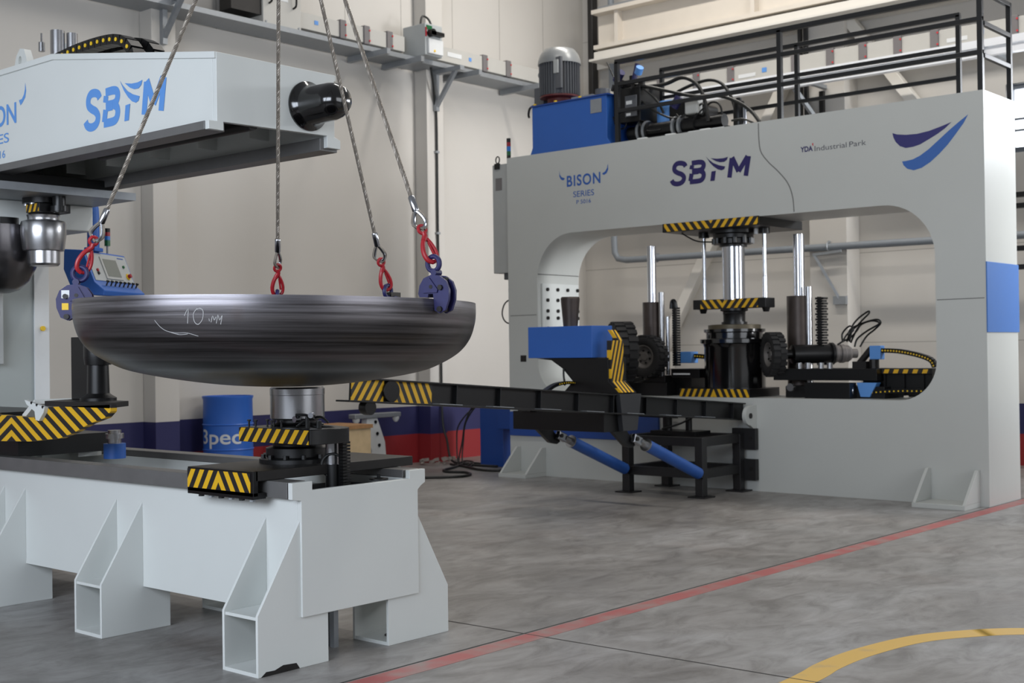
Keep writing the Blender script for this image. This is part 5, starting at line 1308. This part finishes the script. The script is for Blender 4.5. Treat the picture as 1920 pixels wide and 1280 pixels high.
# black stand
sd = thing('support_stand', 'black square-tube stand bolted to the press front below the loading arm', 'stand', (-7.45, 11.3, 0))
SM = mat('stand_black', (24, 23, 24), .45, noise=.1)
for x in (-7.9, -7.0):
    for y in (10.90, 11.62):
        MB().box(x-.045, x+.045, y-.045, y+.045, .014, .60).build('leg', SM, sd, bevel=.004)
        MB().box(x-.10, x+.10, y-.10, y+.10, 0, .014).build('foot_plate', SM, sd)
for z in (.555, .235):
    for y in (10.90, 11.62): MB().box(-7.86, -7.04, y-.04, y+.04, z-.045, z+.045).build('rail', SM, sd, bevel=.003)
    for x in (-7.9, -7.0): MB().box(x-.04, x+.04, 10.94, 11.58, z-.045, z+.045).build('rail', SM, sd, bevel=.003)
    MB().box(-7.1, -6.82, 11.66, 11.72, z-.12, z+.10).build('wall_plate', SM, sd, bevel=.003)
    for dx in (.0, .14): MB().cyl((-7.02+dx, 11.655, z), (-7.02+dx, 11.66, z), .02, n=12).build('bolt', DARKM, sd)
MB().cyl((-7.6, 11.2, .60), (-7.6, 11.2, .85), .05, n=16).cyl((-7.4, 11.3, .60), (-7.4, 11.3, .80), .035, n=16).box(-7.75, -7.2, 11.1, 11.4, .60, .64).build('valve_set', BLACK, sd)
MB().tube(spl([(-7.6, 11.1, .66), (-7.4, 11.15, .72), (-7.2, 11.2, .82), (-7.05, 11.3, .86)], 6), .010, 8).build('hose', HOSE, sd)

# blue cabinet left-behind the press
bcab = thing('blue_cabinet', 'blue floor cabinet standing against the left foot of the press', 'cabinet', (-11.1, 12.5, 0))
MB().box(-11.3, -10.9, 12.32, 13.0, 0.0, .82).build('body', BLUED, bcab, bevel=.005)
MB().box(-11.5, -11.31, 12.55, 13.05, .06, .74).build('side_box', BLUED, bcab, bevel=.01)
MB().box(-10.89, -10.50, 12.2, 12.8, .5, .82).build('side_shelf', BLUED, bcab, bevel=.005)
for x in (-11.42, -11.35): MB().cyl((x, 12.56, .74), (x, 12.53, .78), .018, n=12).build('chrome_fitting', CHROME, bcab)
# floor cables
def floor_cable(P, r, label):
    o = MB().tube(spl(P, 10), r, 8).build('floor_cable', HOSE); return tag(o, label, 'cable')
F = lambda px, py, z=.016: at('z', z, px, py)
floor_cable([F(640+i, 895-.0) if False else F(i, j) for i, j in ((640, 897), (720, 896), (800, 895), (860, 893), (882, 889), (872, 885), (840, 884), (832, 881), (850, 876), (880, 868), (930, 872))], .016, 'black floor cable looping beside the white bed end')
floor_cable([F(i, j) for i, j in ((845, 870), (870, 874), (900, 880), (935, 882), (960, 878))], .016, 'black floor cable running under the blue cabinet')
floor_cable([F(i, j) for i, j in ((860, 866), (880, 868), (875, 873), (858, 871), (870, 864), (888, 866), (880, 876))], .010, 'tangle of thin black cable on the floor by the blue cabinet')
for k, (x, zt) in enumerate(((-11.42, .80), (-11.36, .80), (-11.44, .76))):
    P = [Vector((x, 12.52, zt)), Vector((x-.12, 12.45, zt-.03)), Vector((x-.22-.05*k, 12.40, zt-.25)), Vector((x-.26-.04*k, 12.38, .3)), Vector((x-.25, 12.3, .06)), Vector((x-.1, 12.2, .016))]
    o = MB().tube(spl(P, 8), .010, 8).build('hanging_cable', HOSE)
    tag(o, 'thin black cables hanging in a bow left of the blue cabinet', 'cable', 'cables hanging by the blue cabinet')
rb = thing('rubble_pile', 'small heap of broken plaster at the foot of the right wall column', 'rubble', (-12.0, 12.3, 0))
mbx = MB()
for k in range(26):
    x, y = -12.0+random.uniform(-.10, .18), 12.1+random.uniform(-.2, .45); s = random.uniform(.02, .055)
    z = random.uniform(0, .05)
    mbx.bar((x, y, z+s/2), (x+s, y+s*random.uniform(-.8, .8), z+s*random.uniform(.4, 1.2)), s, s*.8)
o = mbx.build('plaster_pieces', mat('plaster_rubble', (150, 140, 132), .9), rb); o['kind'] = 'stuff'
# far right machinery glimpsed past the press
fm2 = thing('far_rack', 'dark bars of a rack glimpsed past the right edge of the press', 'rack', (-5.0, 15.0, 0))
for z in (3.25, 3.12, 2.62, 2.40):
    MB().box(-5.50, -3.5, 15.2, 15.26, z-.03, z+.03).build('bar', BLACK, fm2)
for x in (-5.0, -3.6): MB().box(x, x+.06, 15.2, 15.26, 0, 3.3).build('upright', WALLM, fm2)
